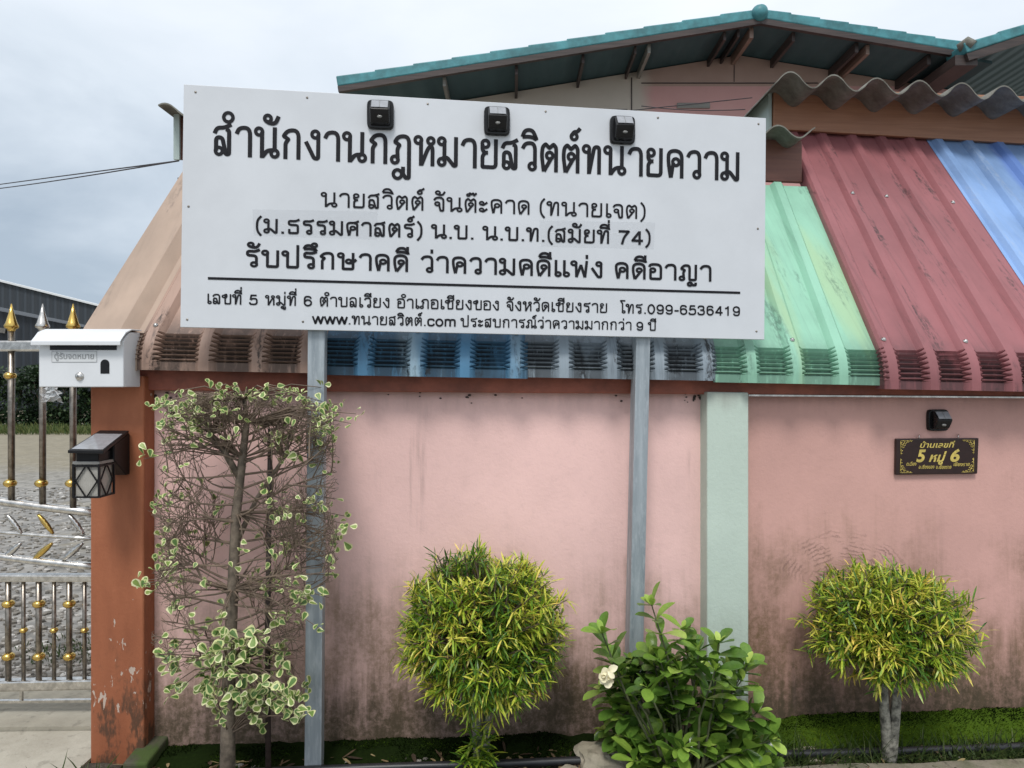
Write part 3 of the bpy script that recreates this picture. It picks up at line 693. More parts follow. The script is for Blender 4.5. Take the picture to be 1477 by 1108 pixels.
# ------------------------------------------------------------------ house behind
house = thing('house', 'house with low teal tiled gable roof and pink and beige gable wall', 'house', (2.5, 9, 0))
YF, YW = 7.0, 7.66
ap, le, ri = at(1096, 36, YF), at(490, 134, YF), at(1386, 84, YF)
def slab(mb, a, b, dep, th, mt=0):
    mb.prism([a, b, b + Vector((0, 0, th)), a + Vector((0, 0, th))], (0, dep, 0), mt)
m = MB(); slab(m, le + Vector((0, .05, .02)), ap + Vector((0, .05, .02)), 6, .03); slab(m, ap + Vector((0.0, .05, .02)), ri + Vector((.35, .05, -.035)), 6, .03)
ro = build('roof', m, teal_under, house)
def verge(a, b, n, nm):
    for i in range(n):
        t0, t1 = i / n, (i + 1.06) / n; p, q = a.lerp(b, t0), a.lerp(b, min(1, t1))
        d = (q - p).normalized(); nn = Vector((-d.z, 0, d.x));
        if nn.z < 0: nn = -nn
        mm = MB(); k_ = .012 if b.z > a.z else 0.0
        lo, hi = .035, .128
        s_ = nn * (.014 if a.z < b.z else .014)
        pts = [p + nn * lo, q + nn * lo, q + nn * hi + (s_ * 0), p + nn * hi + s_]
        mm.prism(pts, (0, .3, 0)); build('verge_tile', mm, teal_tile, ro, bevel=.012)
    mm = MB(); d = (b - a).normalized(); nn = Vector((-d.z, 0, d.x)); nn = nn if nn.z > 0 else -nn
    mm.prism([a - nn * .022, b - nn * .022, b + nn * .034, a + nn * .034], (0, .045, 0)); build('bargeboard', mm, old_wood, house)
verge(le + Vector((-.01, -.03, .02)), ap + Vector((0, -.03, .02)), 11, 'l'); verge(ri + Vector((0, -.03, .02)), ap + Vector((0.0, -.03, .02)), 7, 'r')
m = MB(); c_ = ap + Vector((-.01, -.08, .105)); m.lathe(c_, [(.02, -.02), (.06, -.005), (.082, .04), (.086, .1), (.086, 6)], 16, 0, (0, 1, 0)); build('ridge_cap', m, teal_tile, ro)
def under(px):                          # underside height at a front-edge pixel column
    x = U(px) * YF
    return Vector((x, YF, (le.z + (ap.z - le.z) * (x - le.x) / (ap.x - le.x)) if x < ap.x else (ap.z + (ri.z - ap.z) * (x - ap.x) / (ri.x - ap.x))))
for px_, mt, sz in ((640, grey_wood, .07), (745, old_wood, .07), (842, old_wood, .06), (918, old_wood, .05), (938, grey_wood, .07), (1048, old_wood, .06), (1068, old_wood, .05), (1087, pale_wood, .09), (1148, old_wood, .07), (1256, pale_wood, .08), (1240, old_wood, .08), (1345, old_wood, .08)):
    q = under(px_); m = MB(); m.span((q.x - sz / 4.5, YF + .06, q.z - sz * .8 - .02), (q.x + sz / 4.5, YW + .1, q.z + .015)); build('purlin', m, mt, house)
m = MB(); zl = le.z - .05
pts = [Vector((le.x + .75, YW, 0)), Vector((5.6, YW, 0)), Vector((5.6, YW, ri.z - .2)), Vector((ri.x + .3, YW, ri.z - .04)), Vector((ap.x, YW, ap.z + .005)), Vector((le.x + .75, YW, le.z + (ap.z - le.z) * .75 / (ap.x - le.x)))]
m.prism(pts, (0, .12, 0)); build('gable_wall', m, gable_paint, house)
for a_, b_, wd in (((911, 112), (911, 200), .012), ((1059, 92), (1059, 118), .006), ((925, 120), (1180, 120), .010), ((700, 160), (905, 158), .006)):
    m = MB(); m.bar(at(*a_, YW - .004), at(*b_, YW - .004), wd, .008, (0, 1, 0)); build('board_joint', m, old_wood, house)
m = MB(); p_ = at(977, 153, YW - .02); m.span((p_.x, p_.y, p_.z - .02), (p_.x + .36, p_.y + .03, p_.z + .035)); build('vent_strip', m, grey_wood, house)
# second gable to the right
h2 = at(1394, 86, 6.8); h3 = at(1640, 6, 6.8)
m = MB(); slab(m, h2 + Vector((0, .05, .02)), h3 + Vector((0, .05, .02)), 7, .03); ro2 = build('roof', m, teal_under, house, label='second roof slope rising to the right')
for i in range(5):
    p, q = (h2 + Vector((0, -.03, .02))).lerp(h3 + Vector((0, -.03, .02)), i / 5), (h2 + Vector((0, -.03, .02))).lerp(h3 + Vector((0, -.03, .02)), (i + 1.05) / 5)
    d = (q - p).normalized(); nn = Vector((-d.z, 0, d.x)); mm = MB()
    mm.prism([p + nn * .035, q + nn * .035, q + nn * .125, p + nn * .14], (0, .3, 0)); build('verge_tile', mm, teal_tile, ro2, bevel=.012)
m = MB(); d = (h3 - h2).normalized(); nn = Vector((-d.z, 0, d.x))
m.prism([h2 - nn * .04 + Vector((0, -.02, .02)), h3 - nn * .04 + Vector((0, -.02, .02)), h3 + nn * .033 + Vector((0, -.02, .02)), h2 + nn * .033 + Vector((0, -.02, .02))], (0, .045, 0)); build('bargeboard', m, old_wood, house)
m = MB(); v0 = at(1391, 84, 6.82); m.bar(v0 + Vector((.02, 0, -.02)), v0 + Vector((.02, 5.5, -.02)), .22, .10); build('valley_board', m, old_wood, house)
m = MB(); m.tube([at(1382, 70, 6.86), at(1396, 62, 6.8), at(1404, 66, 6.78)], [.04, .06, .05], 8); build('valley_cap', m, cement_sheet, house)
sl2 = (h3.z - h2.z) / (h3.x - h2.x); h4 = h3 + (h3 - h2) * 1.2
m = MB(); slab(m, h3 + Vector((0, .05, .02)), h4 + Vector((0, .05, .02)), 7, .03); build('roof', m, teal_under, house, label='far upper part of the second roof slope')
m = MB(); m.prism([Vector((h2.x, 12.6, 0)), Vector((h4.x, 12.6, 0)), Vector((h4.x, 12.6, h4.z + .01)), Vector((h2.x, 12.6, h2.z + .01))], (0, .1, 0)); build('rear_wall', m, gable_paint, house)
# ------------------------------------------------------------------ main sign
SA, SB = 2.89, .1074
sn_ = Vector((SB, -1, 0)).normalized()
TL, TR, BR, BL = (on(*q, SA, SB) for q in ((265, 121.5), (1105, 170.5), (1102.5, 490), (260, 472)))
sup = ((TL - BL).normalized() + (TR - BR).normalized()).normalized()
sign = thing('sign_board', 'large white law office sign with black Thai lettering on two steel posts', 'sign', on(690, 1110, SA, SB))
m = MB(); m.prism([BL, BR, TR, TL], -sn_ * .018); build('panel', m, white_sheet, sign, bevel=.0015)
def sp_(px, py): return on(px, py, SA, SB)
def post(xt, xb, ybot, wd):
    t_, b_ = on(xt, 200, SA + .06, SB), on(xb, ybot, SA + .06, SB)
    ux = Vector((1, SB, 0)).normalized(); uy = Vector((-SB, 1, 0)).normalized(); mb = MB()
    sec = [(-wd / 2, -.035), (wd / 2, -.035), (wd / 2, .035), (wd / 2 - .003, .035), (wd / 2 - .003, -.029), (-wd / 2 + .003, -.029), (-wd / 2 + .003, .035), (-wd / 2, .035)]
    # lipped channel, open to the back
    pts = [b_ + ux * a_ + uy * c_ for a_, c_ in sec]; mb.prism(pts, t_ - b_)
    return build('post', mb, galv, sign, bevel=.003)
post(460.5, 453, 1150, .067); post(931, 911, 1092, .062)
for px_, py_ in ((282, 133), (443, 141), (617, 150), (787, 161), (949, 170), (1094, 179), (272, 298), (1093, 330), (270, 461), (437, 464), (1091, 478)):
    m = MB(); m.lathe(sp_(px_, py_), [(.0048, -.001), (.0044, .0016), (.002, .0024)], 10, 0, sn_); build('screw', m, steel_dull, sign)
def L_(txt, x0, b0, x1, b1, hpx, wt, sp=1.0):
    p0, p1 = sp_(x0, b0), sp_(x1, b1); sc_ = (p0.y + p1.y) / 2 / F
    return lettering(txt, p0, p1, hpx * sc_, wt, sn_, sign, black_vinyl, sup, sp=sp)
L_('สำนักงานกฎหมายสวิตต์ทนายความ', 306, 224.5, 1069, 262, 43.5, 1.30)
L_('นายสวิตต์ จันต๊ะคาด (ทนายเจต)', 462, 298.5, 933, 316.5, 21, 1.42, .8)
L_('(ม.ธรรมศาสตร์) น.บ. น.บ.ท.(สมัยที่ 74)', 367, 336, 940, 354, 20.5, 1.6, .8)
L_('รับปรึกษาคดี ว่าความคดีแพ่ง คดีอาญา', 352, 385, 1028, 406.5, 24.5, 1.62, .9)
L_('เลขที่ 5 หมู่ที่ 6 ตำบลเวียง อำเภอเชียงของ จังหวัดเชียงราย  โทร.099-6536419', 297.5, 438.5, 1068.5, 456, 14.3, 1.5, 1.0)
L_('www.ทนายสวิตต์.com ประสบการณ์ว่าความมากกว่า 9 ปี', 450, 467, 947, 477.3, 12.7, 1.55, .75)
m = MB(); a_, b_ = sp_(300, 401.5), sp_(1067.5, 422.5); nn = sup * .0051
m.poly([a_ - nn + sn_ * .0016, b_ - nn + sn_ * .0016, b_ + nn + sn_ * .0016, a_ + nn + sn_ * .0016]); build('rule_line', m, black_vinyl, sign)
for q in (((364, 302), (545, 305), (543, 346), (366, 340)), ((778, 318), (945, 321), (943, 360), (780, 356))):
    m = MB(); m.poly([sp_(*r_) + sn_ * .0005 for r_ in q]); tp_ = build('tape', m, tape_film, sign)
    m = MB(); rr = random.Random(int(q[0][0]))
    for k_ in range(7):
        t0 = rr.uniform(.05, .85); a_ = Vector((q[0][0] + (q[1][0] - q[0][0]) * t0, q[0][1] + rr.uniform(3, 10))); ln = rr.uniform(14, 40); sl_ = rr.uniform(-.9, .2) if q[0][0] > 700 else rr.uniform(.1, .9)
        pts = [Vector((a_.x + ln * t_, min(max(a_.y + 14 + sl_ * ln * t_ * .6 - 6 * t_ * t_, q[0][1] + 3), q[2][1] - 4))) for t_ in (0, .25, .5, .75, 1)]
        rb = ribbon(pts, rr.uniform(.4, 1.0)); ids = [(m.vert(sp_(u_.x, u_.y) + sn_ * (.0007 + .00004 * k_)), m.vert(sp_(v_.x, v_.y) + sn_ * (.0007 + .00004 * k_))) for u_, v_ in rb]
        for i in range(4): m.face((ids[i][0], ids[i][1], ids[i + 1][1], ids[i + 1][0]))
    build('crease', m, tape_crease, tp_)
# ------------------------------------------------------------------ solar wall lights
def solar_light(c, ux, nrm, label, wd=.108, hg=.118):
    uz_ = Vector((0, 0, 1)); t = thing('solar_light', label, 'light', c, 'black solar wall lights')
    def P_(x, z, d): return c + ux * x + uz_ * z + nrm * d
    def rr(wx, hz, k_=.32):           # rounded square outline
        o_ = []
        for i in range(24):
            a_ = 2 * math.pi * i / 24; ca, sa = math.cos(a_), math.sin(a_)
            o_.append((math.copysign(abs(ca) ** k_, ca) * wx / 2, math.copysign(abs(sa) ** k_, sa) * hz / 2))
        return o_
    mb = MB(); lo = rr(wd, hg); rings = []
    for d, s_ in ((0, 1), (.014, 1), (.020, .95)): rings.append([mb.vert(P_(x * s_, z * s_, d)) for x, z in lo])
    for a_, b_ in zip(rings, rings[1:]):
        for i in range(24): mb.face((a_[i], a_[(i + 1) % 24], b_[(i + 1) % 24], b_[i]), 0, True)
    mb.face(rings[-1]); build('back_plate', mb, black_plastic, t)
    mb = MB(); hw = wd * .36            # wedge shaped head
    prof = [(.42, .018), (.40, .034), (.06, .062), (.02, .063), (-.10, .057), (-.36, .040), (-.42, .018)]
    L0 = [P_(-hw, z * hg, d) for z, d in prof]; mb.prism(L0, ux * hw * 2); build('lamp_head', mb, black_plastic, t, bevel=.006)
    mb = MB(); e_ = .0022
    q = [(-hw * .84, .385, .0352), (hw * .84, .385, .0352), (hw * .84, .075, .0608), (-hw * .84, .075, .0608)]
    n_ = Vector((0, 0, 0)); dz_, dd = .31 * hg, .0256; ln = math.hypot(dz_, dd); off = uz_ * (dd / ln * e_ * 1.6) + nrm * (dz_ / ln * e_ * 1.6)
    mb.poly([P_(x, z * hg, d) + off for x, z, d in q]); mb.poly([P_(x, z * hg, d) + off * .4 for x, z, d in q[::-1]]); sc = build('solar_panel', mb, solar_glass, t)
    mb = MB(); mb.bar(P_(0, .385 * hg, .0352) + off * 1.3, P_(0, .075 * hg, .0608) + off * 1.3, .0016, .0006, tuple(nrm)); build('cell_line', mb, lens_grey, sc)
    mb = MB(); mb.ball(P_(0, -.20 * hg, .0535), .0085, 10, 0, (1.3, .6, .7)); build('sensor_lens', mb, lens_grey, t)
    return t
sux = Vector((1, SB, 0)).normalized()
solar_light(sp_(549, 167), sux, sn_, 'left of three black solar lights on the top of the sign')
solar_light(sp_(716.5, 176), sux, sn_, 'middle black solar light on the sign, above its long Thai heading')
solar_light(sp_(897, 189), sux, sn_, 'right of three black solar lights on the top of the sign')
wn_ = Vector((WB, -1, 0)).normalized(); wux = Vector((1, WB, 0)).normalized()
solar_light(on(1350.5, 606, WA - .001, WB), wux, wn_, 'black solar light on the pink wall above the house number plaque', .098, .10)
# ------------------------------------------------------------------ house number plaque
PA = WA - .004
pq = [on(*q, PA, WB) for q in ((1289, 684.5), (1406.5, 683), (1408.5, 631.5), (1290, 632.5))]
plq = thing('house_number_plaque', 'dark wooden house number plaque with gold Thai lettering on the pink wall', 'plaque', pq[0])
m = MB(); m.prism(pq, wn_ * .016); build('plate', m, plaque_wood, plq, bevel=.004)
pu = (pq[1] - pq[0]).normalized(); pz = (pq[3] - pq[0]).normalized(); PW = (pq[1] - pq[0]).length; PH = (pq[3] - pq[0]).length
def pp(x, y, l=.0175): return pq[0] + pu * (x * PW) + pz * (y * PH) + wn_ * l
def ptext(txt, xc, yb, wd, hg, sh=.25, off=.02, curve=0.0):
    vs, fs = font_mesh(txt, off, sh); x0 = min(v.x for v in vs); x1 = max(v.x for v in vs); k_ = wd / (x1 - x0); mb = MB(); ky = hg / .62
    for v in vs:
        xx = (v.x - x0) * k_ - wd / 2; mb.vert(pp(xc + xx, yb + v.y * ky + curve * xx * xx))
    for f_ in fs: mb.face(f_)
    return build('lettering', mb, gold_paint, plq)
ptext('บ้านเลขที่', .50, .745, .43, .13); ptext('5', .30, .36, .115, .29, .2, .035); ptext('หมู่', .505, .36, .22, .2, .3, .03); ptext('6', .715, .36, .115, .29, .2, .035)
ptext('ต.เวียง', .185, .255, .12, .085, .2, .012, .0); ptext('อ.เชียงของ', .37, .165, .19, .085, .2, .012, .3); ptext('จ.เชียงราย', .58, .155, .19, .085, .2, .012, .3); ptext('ประเทศไทย'[:0] or 'เชียงราย', .80, .225, .2, .085, .2, .012, .6)
for sx_, sy_ in ((0, 0), (1, 0), (0, 1), (1, 1)):   # corner scrolls
    mb = MB(); fx = lambda x: x if sx_ == 0 else 1 - x; fy = lambda y: y if sy_ == 0 else 1 - y
    for (cx_, cy_, r_) in ((.07, .12, .022), (.075, .22, .018), (.105, .10, .018), (.062, .32, .014), (.14, .075, .014), (.09, .16, .02), (.06, .40, .010), (.175, .065, .010)):
        pts = [pp(fx(cx_ + r_ * math.cos(t) * (1 - t / 9)), fy(cy_ + r_ * 2.2 * math.sin(t) * (1 - t / 9)), .0172) for t in [i * .55 for i in range(10)]]
        mb.tube(pts, .0012, 5)
    mb.tube([pp(fx(.05), fy(.06), .0172), pp(fx(.055), fy(.45), .0172)], .0009, 5); mb.tube([pp(fx(.05), fy(.06), .0172), pp(fx(.2), fy(.055), .0172)], .0009, 5)
    build('corner_scroll', mb, gold_paint, plq)
for x in (.28, .76):
    mb = MB(); mb.tube([pp(x, .97, .012), pp(x, 1.06, .012), pp(x + .015, 1.1, .006), pp(x + .02, 1.06, .0)], .0022, 6); build('hanging_hook', mb, chrome, plq)
# ------------------------------------------------------------------ mailbox
MY = 2.79
mbx = thing('mailbox', 'white metal mailbox with sloping lid and Thai lettering on the gate pillar', 'mailbox', at(118, 558, MY + .06))
def mz(py): return H - (py - CY) / F * MY
x0_, x1_ = U(56) * MY, U(178) * MY; zt, zb_ = mz(488), mz(558.5)
m = MB(); prof = [(MY, zb_), (OY - .002, zb_), (OY - .002, zt + .032), (MY + .05, zt + .028), (MY, zt - .012)]
m.prism([Vector((x0_, y_, z_)) for y_, z_ in prof], (x1_ - x0_, 0, 0)); build('body', m, white_paint, mbx, bevel=.004)
m = MB(); lp = [(MY - .034, zt - .014), (MY - .034, zt - .030), (MY - .030, zt - .030), (MY - .030, zt - .014), (MY + .012, zt + .020), (MY + .055, zt + .036), (OY - .001, zt + .038), (OY - .001, zt + .043), (MY + .052, zt + .041), (MY + .008, zt + .026)]
m.prism([Vector((x0_ - .010, y_, z_)) for y_, z_ in lp], (x1_ - x0_ + .016, 0, 0)); build('lid', m, white_paint, mbx, bevel=.002)
m = MB(); a_ = at(72, 497, MY - .002); b_ = at(168, 505, MY - .002); m.span((a_.x, MY - .0025, b_.z), (b_.x, MY + .001, a_.z)); build('letter_slot', m, black_plastic, mbx)
m = MB(); a_ = at(75, 507, MY); b_ = at(140, 522.5, MY); m.span((a_.x, MY - .0015, b_.z), (b_.x, MY + .001, a_.z)); st = build('sticker', m, sticker_grey, mbx)
m = MB()
for (xa_, za_, xb_, zb2) in ((a_.x, a_.z, b_.x, a_.z - .0012), (a_.x, b_.z + .0012, b_.x, b_.z), (a_.x, a_.z, a_.x + .0012, b_.z), (b_.x - .0012, a_.z, b_.x, b_.z)): m.poly([(xa_, MY - .0021, za_), (xb_, MY - .0021, za_), (xb_, MY - .0021, zb2), (xa_, MY - .0021, zb2)])
vs, fs = font_mesh('ตู้รับจดหมาย', .016); vx0 = min(v.x for v in vs); vx1 = max(v.x for v in vs); k_ = (b_.x - a_.x) * .88 / (vx1 - vx0)
base_i = len(m.v)
for v in vs: m.vert((a_.x + (b_.x - a_.x) * .06 + (v.x - vx0) * k_, MY - .0023, b_.z + .013 + v.y * k_ * 1.02))
for f_ in fs: m.face([base_i + i for i in f_])
build('lettering', m, print_grey, st)
m = MB(); c_ = at(115, 543, MY); m.lathe(c_, [(.017, 0), (.017, .004), (.012, .008), (.011, .007), (.010, .011), (.003, .0115)], 16, 0, (0, -1, 0)); lk = build('lock', m, chrome, mbx)
m = MB(); m.span((c_.x - .0012, c_.y - .0128, c_.z - .005), (c_.x + .0012, c_.y - .011, c_.z + .005)); build('keyhole', m, black_plastic, lk)
m = MB(); c_ = at(151.5, 530, MY); hw = .0178; pts = [Vector((c_.x - hw, MY - .0015, mz(539))), Vector((c_.x + hw, MY - .0015, mz(539)))] + [Vector((c_.x + hw * math.cos(t), MY - .0015, mz(525) + hw * math.sin(t))) for t in [math.pi * i / 10 for i in range(11)]]
m.prism(pts, (0, .002, 0)); build('view_window', m, black_plastic, mbx)
# ------------------------------------------------------------------ wall lantern
ln_ = thing('wall_lantern', 'black solar lantern with diamond lattice panes on the orange pillar', 'lantern', at(150, 690, OY))
m = MB(); A = [at(97.5, 649.5, 2.68), at(149, 650.5, 2.68)]; B = [at(144, 620.5, 2.905), at(186, 621, 2.905)]
m.prism([A[0], A[1], B[1], B[0]], (0, 0, -.012)); build('roof_panel', m, black_metal, ln_, bevel=.002)
m = MB(); ins = lambda s_, t_: (A[0] * (1 - s_) + A[1] * s_) * (1 - t_) + (B[0] * (1 - s_) + B[1] * s_) * t_ + Vector((0, 0, .0012))
m.poly([ins(.06, .05), ins(.94, .05), ins(.94, .8), ins(.06, .8)]); build('solar_panel', m, solar_glass, ln_)
ux0, ux1 = at(106, 690, 2.71).x, at(143, 690, 2.71).x; ly0, ly1 = 2.71, 2.71 + (ux1 - ux0)
zt, zb_ = at(0, 668, 2.71).z, at(0, 718, 2.71).z
m = MB(); m.span((ux0 + .006, ly0 + .006, zt - .002), (ux1 - .006, ly1 - .006, zt + .045)); build('neck', m, black_metal, ln_, bevel=.004)
m = MB(); m.span((ux0 - .003, ly0 - .003, zt - .006), (ux1 + .003, ly1 + .003, zt + .006)); build('rim', m, lens_grey, ln_, bevel=.002)
def lantern_frame():
    mb = MB(); t_ = .0055
    cs_ = [(ux0, ly0), (ux1, ly0), (ux1, ly1), (ux0, ly1)]
    for x, y in cs_: mb.bar((x, y, zb_), (x, y, zt - .004), t_ * 1.3, t_ * 1.3)
    for i in range(4):
        (xa_, ya_), (xb_, yb_) = cs_[i], cs_[(i + 1) % 4]
        for z_ in (zb_ + .002, zt - .012): mb.bar((xa_, ya_, z_), (xb_, yb_, z_), t_ * 1.2, t_ * 1.2)
        P_ = lambda s_, t2: Vector((xa_ + (xb_ - xa_) * s_, ya_ + (yb_ - ya_) * s_, zb_ + (zt - .008 - zb_) * t2))
        for a2, b2 in (((.5, 1), (.08, .5)), ((.08, .5), (.5, 0)), ((.5, 1), (.92, .5)), ((.92, .5), (.5, 0)), ((.08, .5), (0, .62)), ((.08, .5), (0, .38)), ((.92, .5), (1, .62)), ((.92, .5), (1, .38))):
            mb.bar(P_(*a2), P_(*b2), t_ * .8, t_ * .8, (0, 1, 0) if i % 2 == 0 else (1, 0, 0))
    return mb
build('lattice_frame', lantern_frame(), black_metal, ln_)
m = MB(); m.span((ux0 + .006, ly0 + .006, zb_ + .004), (ux1 - .006, ly1 - .006, zt - .008)); build('glass', m, glass_ribbed, ln_)
m = MB(); bx0, bx1 = at(160, 0, 2.9).x, at(184.5, 0, 2.9).x
m.prism([Vector((bx0, OY - .004, mz(628) - .0)), Vector((bx0, OY - .004, mz(690))), Vector((bx0, OY - .03, mz(690))), Vector((bx0, ly1 - .01, mz(664))), Vector((bx0, ly1 - .01, mz(642)))], (bx1 - bx0, 0, 0)); build('wall_bracket', m, black_metal, ln_, bevel=.004)
# ------------------------------------------------------------------ stainless gate
GY = 3.32
def gp(px, py): return at(px, py, GY)
gate = thing('metal_gate', 'stainless steel gate with gold balls and spear finials left of the pillar', 'gate', gp(60, 1012))
XR = 146; XL = -190
def rail(y0_, y1_, hpx, name='rail', mt=None, dep=.045, curve=0):
    mb = MB(); k_ = GY / F; pts = []
    for i in range(9):
        t_ = i / 8; px_ = XL + (XR - XL) * t_; yy = y0_ + (y1_ - y0_) * (px_ - 0) / 130 + curve * ((px_ - 130) / 130) ** 2
        pts.append(gp(px_, yy))
    r_ = hpx * k_ / 2
    mb.tube(pts, r_, 10)
    return build(name, mb, mt or chrome, gate)
m = MB(); a_, b_ = gp(XL, 500), gp(XR, 499); m.bar(a_, b_, .05, .05); build('top_rail', m, chrome, gate, bevel=.008)
rail(726, 739, 12, curve=-3); rail(770, 777, 5, curve=-2); rail(806, 817, 11, curve=-3)
m = MB(); m.bar(gp(XL, 833), gp(XR, 833), .045, .034); build('middle_rail', m, chrome, gate, bevel=.006)
m = MB(); m.bar(gp(XL, 992), gp(XR, 985), .05, .05); build('bottom_rail', m, chrome, gate, bevel=.008)
m = MB(); m.bar(gp(XL, 1014), gp(XR, 1010), .02, .012); m.bar(gp(31, 995), gp(31, 1012), .012, .012, (0, 1, 0)); build('wheel_track', m, chrome, gate)
k_ = GY / F
def bead(px_, py_, r_, parent):
    mb = MB(); mb.ball(gp(px_, py_), r_ * k_, 12, 0, (1.2, 1.2, .85)); return build('brass_ball', mb, gold, parent)
for i, px_ in enumerate((-163, -118, -73, -28, 16.5, 61.5, 105.5)):
    mb = MB(); mb.tube([gp(px_, 478), gp(px_, 733 - max(0, 50 - px_) * .08)], 4.4 * k_, 12); br = build('upright_bar', mb, steel_dull, gate)
    bead(px_ - 2, 542, 7, br) if i % 2 == 0 else None; bead(px_ - 2, 697, 7.5, br)
    mb = MB(); c_ = gp(px_, 475); mb.lathe(c_, [(.014, -.012), (.018, 0), (.030, .008), (.031, .016), (.024, .03), (.012, .075), (.002, .122)], 14); build('spear_finial', mb, gold if i % 2 == 0 else chrome, gate)
    for sgn, ya, yb_ in ((1, 742, 766), (-1, 808, 783)):   # herringbone leaf pair on the curved band
        mb = MB(); p_, q_ = gp(px_ - 6, ya), gp(px_ + 16, yb_ + 4)
        if sgn < 0: p_, q_ = gp(px_ - 14, ya), gp(px_ + 15, yb_)
        d = q_ - p_; nn = Vector((-d.z, 0, d.x)).normalized(); rows = []
        for j in range(13):
            t_ = j / 12; wd = .0125 * math.sin(math.pi * min(1, t_ * .93 + .05)) ** .8 + .001; rid = .004 * math.sin(t_ * 40)
            c_ = p_ + d * t_; rows.append([c_ - nn * wd, c_ + Vector((0, -.010 + rid, 0)), c_ + nn * wd])
        mb.grid(rows, 0, True); o = build('leaf_ornament', mb, gold if i % 2 == 1 else chrome, gate); sm_ = o.modifiers.new('t', 'SOLIDIFY'); sm_.thickness = .003
for i, px_ in enumerate((-120, -98, -76, -54, -32, -10, 12, 34, 56, 78, 100, 122)):
    thick = i % 2 == 0; mb = MB(); mb.tube([gp(px_, 838), gp(px_, 986)], (4.0 if thick else 2.8) * k_, 10); br = build('baluster', mb, steel_dull, gate)
    if thick: bead(px_, 871, 7.2, br); bead(px_, 947, 7.2, br)
    else: bead(px_, 909, 4.8, br)
# plastic bag and netting caught on the gate
m = MB(); rr = random.Random(5); rows = []
for j in range(7):
    rows.append([gp(66 + 26 * i / 7 + rr.uniform(-2, 2) + j * .3, 558 + j * 3.4 + rr.uniform(-1.5, 1.5) + (3 if i in (0, 7) else 0)) + Vector((0, -.03 + rr.uniform(-.02, .02), 0)) for i in range(8)])
m.grid(rows, 0, False); o = build('plastic_bag', m, bag_film, None, gp(78, 570)); tag(o, 'crumpled clear plastic bag caught on the gate below the mailbox', 'plastic bag')
# ------------------------------------------------------------------ beyond the gate
shed = thing('metal_shed', 'dark navy corrugated metal shed beyond the gravel lot', 'shed', (-30, 42, 0))
YS = 42
def rs(px, py): return at(px, py, YS)
m = MB(); m.prism([Vector((rs(-250, 0).x, YS, 0)), Vector((rs(170, 0).x, YS, 0)), rs(170, 482), rs(-250, 400)], (0, 18, 0)); build('wall', m, shed_wall, shed)
m = MB(); m.prism([rs(-260, 388), rs(-260, 340), rs(175, 449), rs(175, 479)], (0, -.5, 0)); build('roof_band', m, shed_top, shed)
m = MB(); m.prism([rs(-260, 338), rs(175, 447), rs(175, 449.5), rs(-260, 341)], (0, -.7, 0)); build('roof_edge', m, sticker_grey, shed)
m = MB(); m.bar(rs(-60, 468) + Vector((0, -.3, 0)), rs(14, 478) + Vector((0, -.3, 0)), .15, .3); build('gutter', m, steel_dull, shed)
def leaf(mb, p, d, up, Ln, W, bend=.15, a=.5, m=0, rows=((0, .12), (.3, .95), (.62, 1), (.86, .55), (1, .04)), fold=.12):
    d = d.normalized(); s_ = d.cross(up)
    if s_.length < 1e-4: s_ = d.orthogonal()
    s_.normalize(); n_ = s_.cross(d).normalized(); ids = []
    for t, wv in rows:
        c = p + d * (Ln * t) - n_ * (bend * Ln * t * t)
        hw = W * wv / 2; e_ = n_ * (fold * hw * 2)
        ids.append((mb.vert(c - s_ * hw + e_, a), mb.vert(c, a), mb.vert(c + s_ * hw + e_, a)))
    for q, r_ in zip(ids, ids[1:]):
        mb.face((q[0], q[1], r_[1], r_[0]), m, True); mb.face((q[1], q[2], r_[2], r_[1]), m, True)
def rv(rr): 
    while True:
        v = Vector((rr.uniform(-1, 1), rr.uniform(-1, 1), rr.uniform(-1, 1)))
        if .05 < v.length < 1: return v.normalized()
SIMPLE = ((0, .1), (.5, 1), (1, .05))
for i, (px_, hh) in enumerate(((-150, 2.6), (-95, 2.4), (-35, 2.7), (20, 2.35), (72, 2.5), (118, 2.3), (165, 2.6))):
    rr = random.Random(i + 40); c_ = at(px_, 0, 26 + i * .2); c_.z = 0; nm = ['leafy vine covered shrub beyond the gravel lot', 'dark rounded shrub at the lot edge'][i % 2]
    t = thing('hedge_shrub', f'dark leafy shrub at the far edge of the gravel lot, seen through the gate', 'shrub', c_, 'shrubs beyond the gravel lot')
    m = MB(); 
    for s_ in range(5): m.tube([c_ + Vector((rr.uniform(-.3, .3), 0, 0)), c_ + Vector((rr.uniform(-.8, .8), rr.uniform(-.4, .4), hh * .8))], [.04, .012], 5)
    build('stem', m, bark, t)
    m = MB(); cl = [(Vector((rr.uniform(-.8, .8), rr.uniform(-.5, .5), rr.uniform(.08, 1) * hh * .86)), rr.uniform(.3, .5)) for _ in range(28)]
    for cc, r_ in cl:
        tone = rr.uniform(.1, .75)
        for _ in range(75):
            v = rv(rr); p_ = c_ + cc + Vector((v.x * r_, v.y * r_, v.z * r_ * .8)) * rr.uniform(.6, 1)
            if p_.z < .02: continue
            leaf(m, p_, v + rv(rr) * .8, Vector((0, 0, 1)), rr.uniform(.10, .18), rr.uniform(.08, .13), .2, min(1, max(.02, tone + rr.uniform(-.2, .25))), 0, SIMPLE)
    for _ in range(420):
        p_ = c_ + Vector((rr.uniform(-1, 1), rr.uniform(-.5, .5), rr.uniform(.02, .5))); leaf(m, p_, rv(rr) + Vector((0, -.4, .5)), Vector((0, 0, 1)), rr.uniform(.12, .2), rr.uniform(.09, .14), .2, rr.uniform(.05, .6), 0, SIMPLE)
    build('foliage', m, hedge_leaf, t)
m = MB(); rr = random.Random(77)
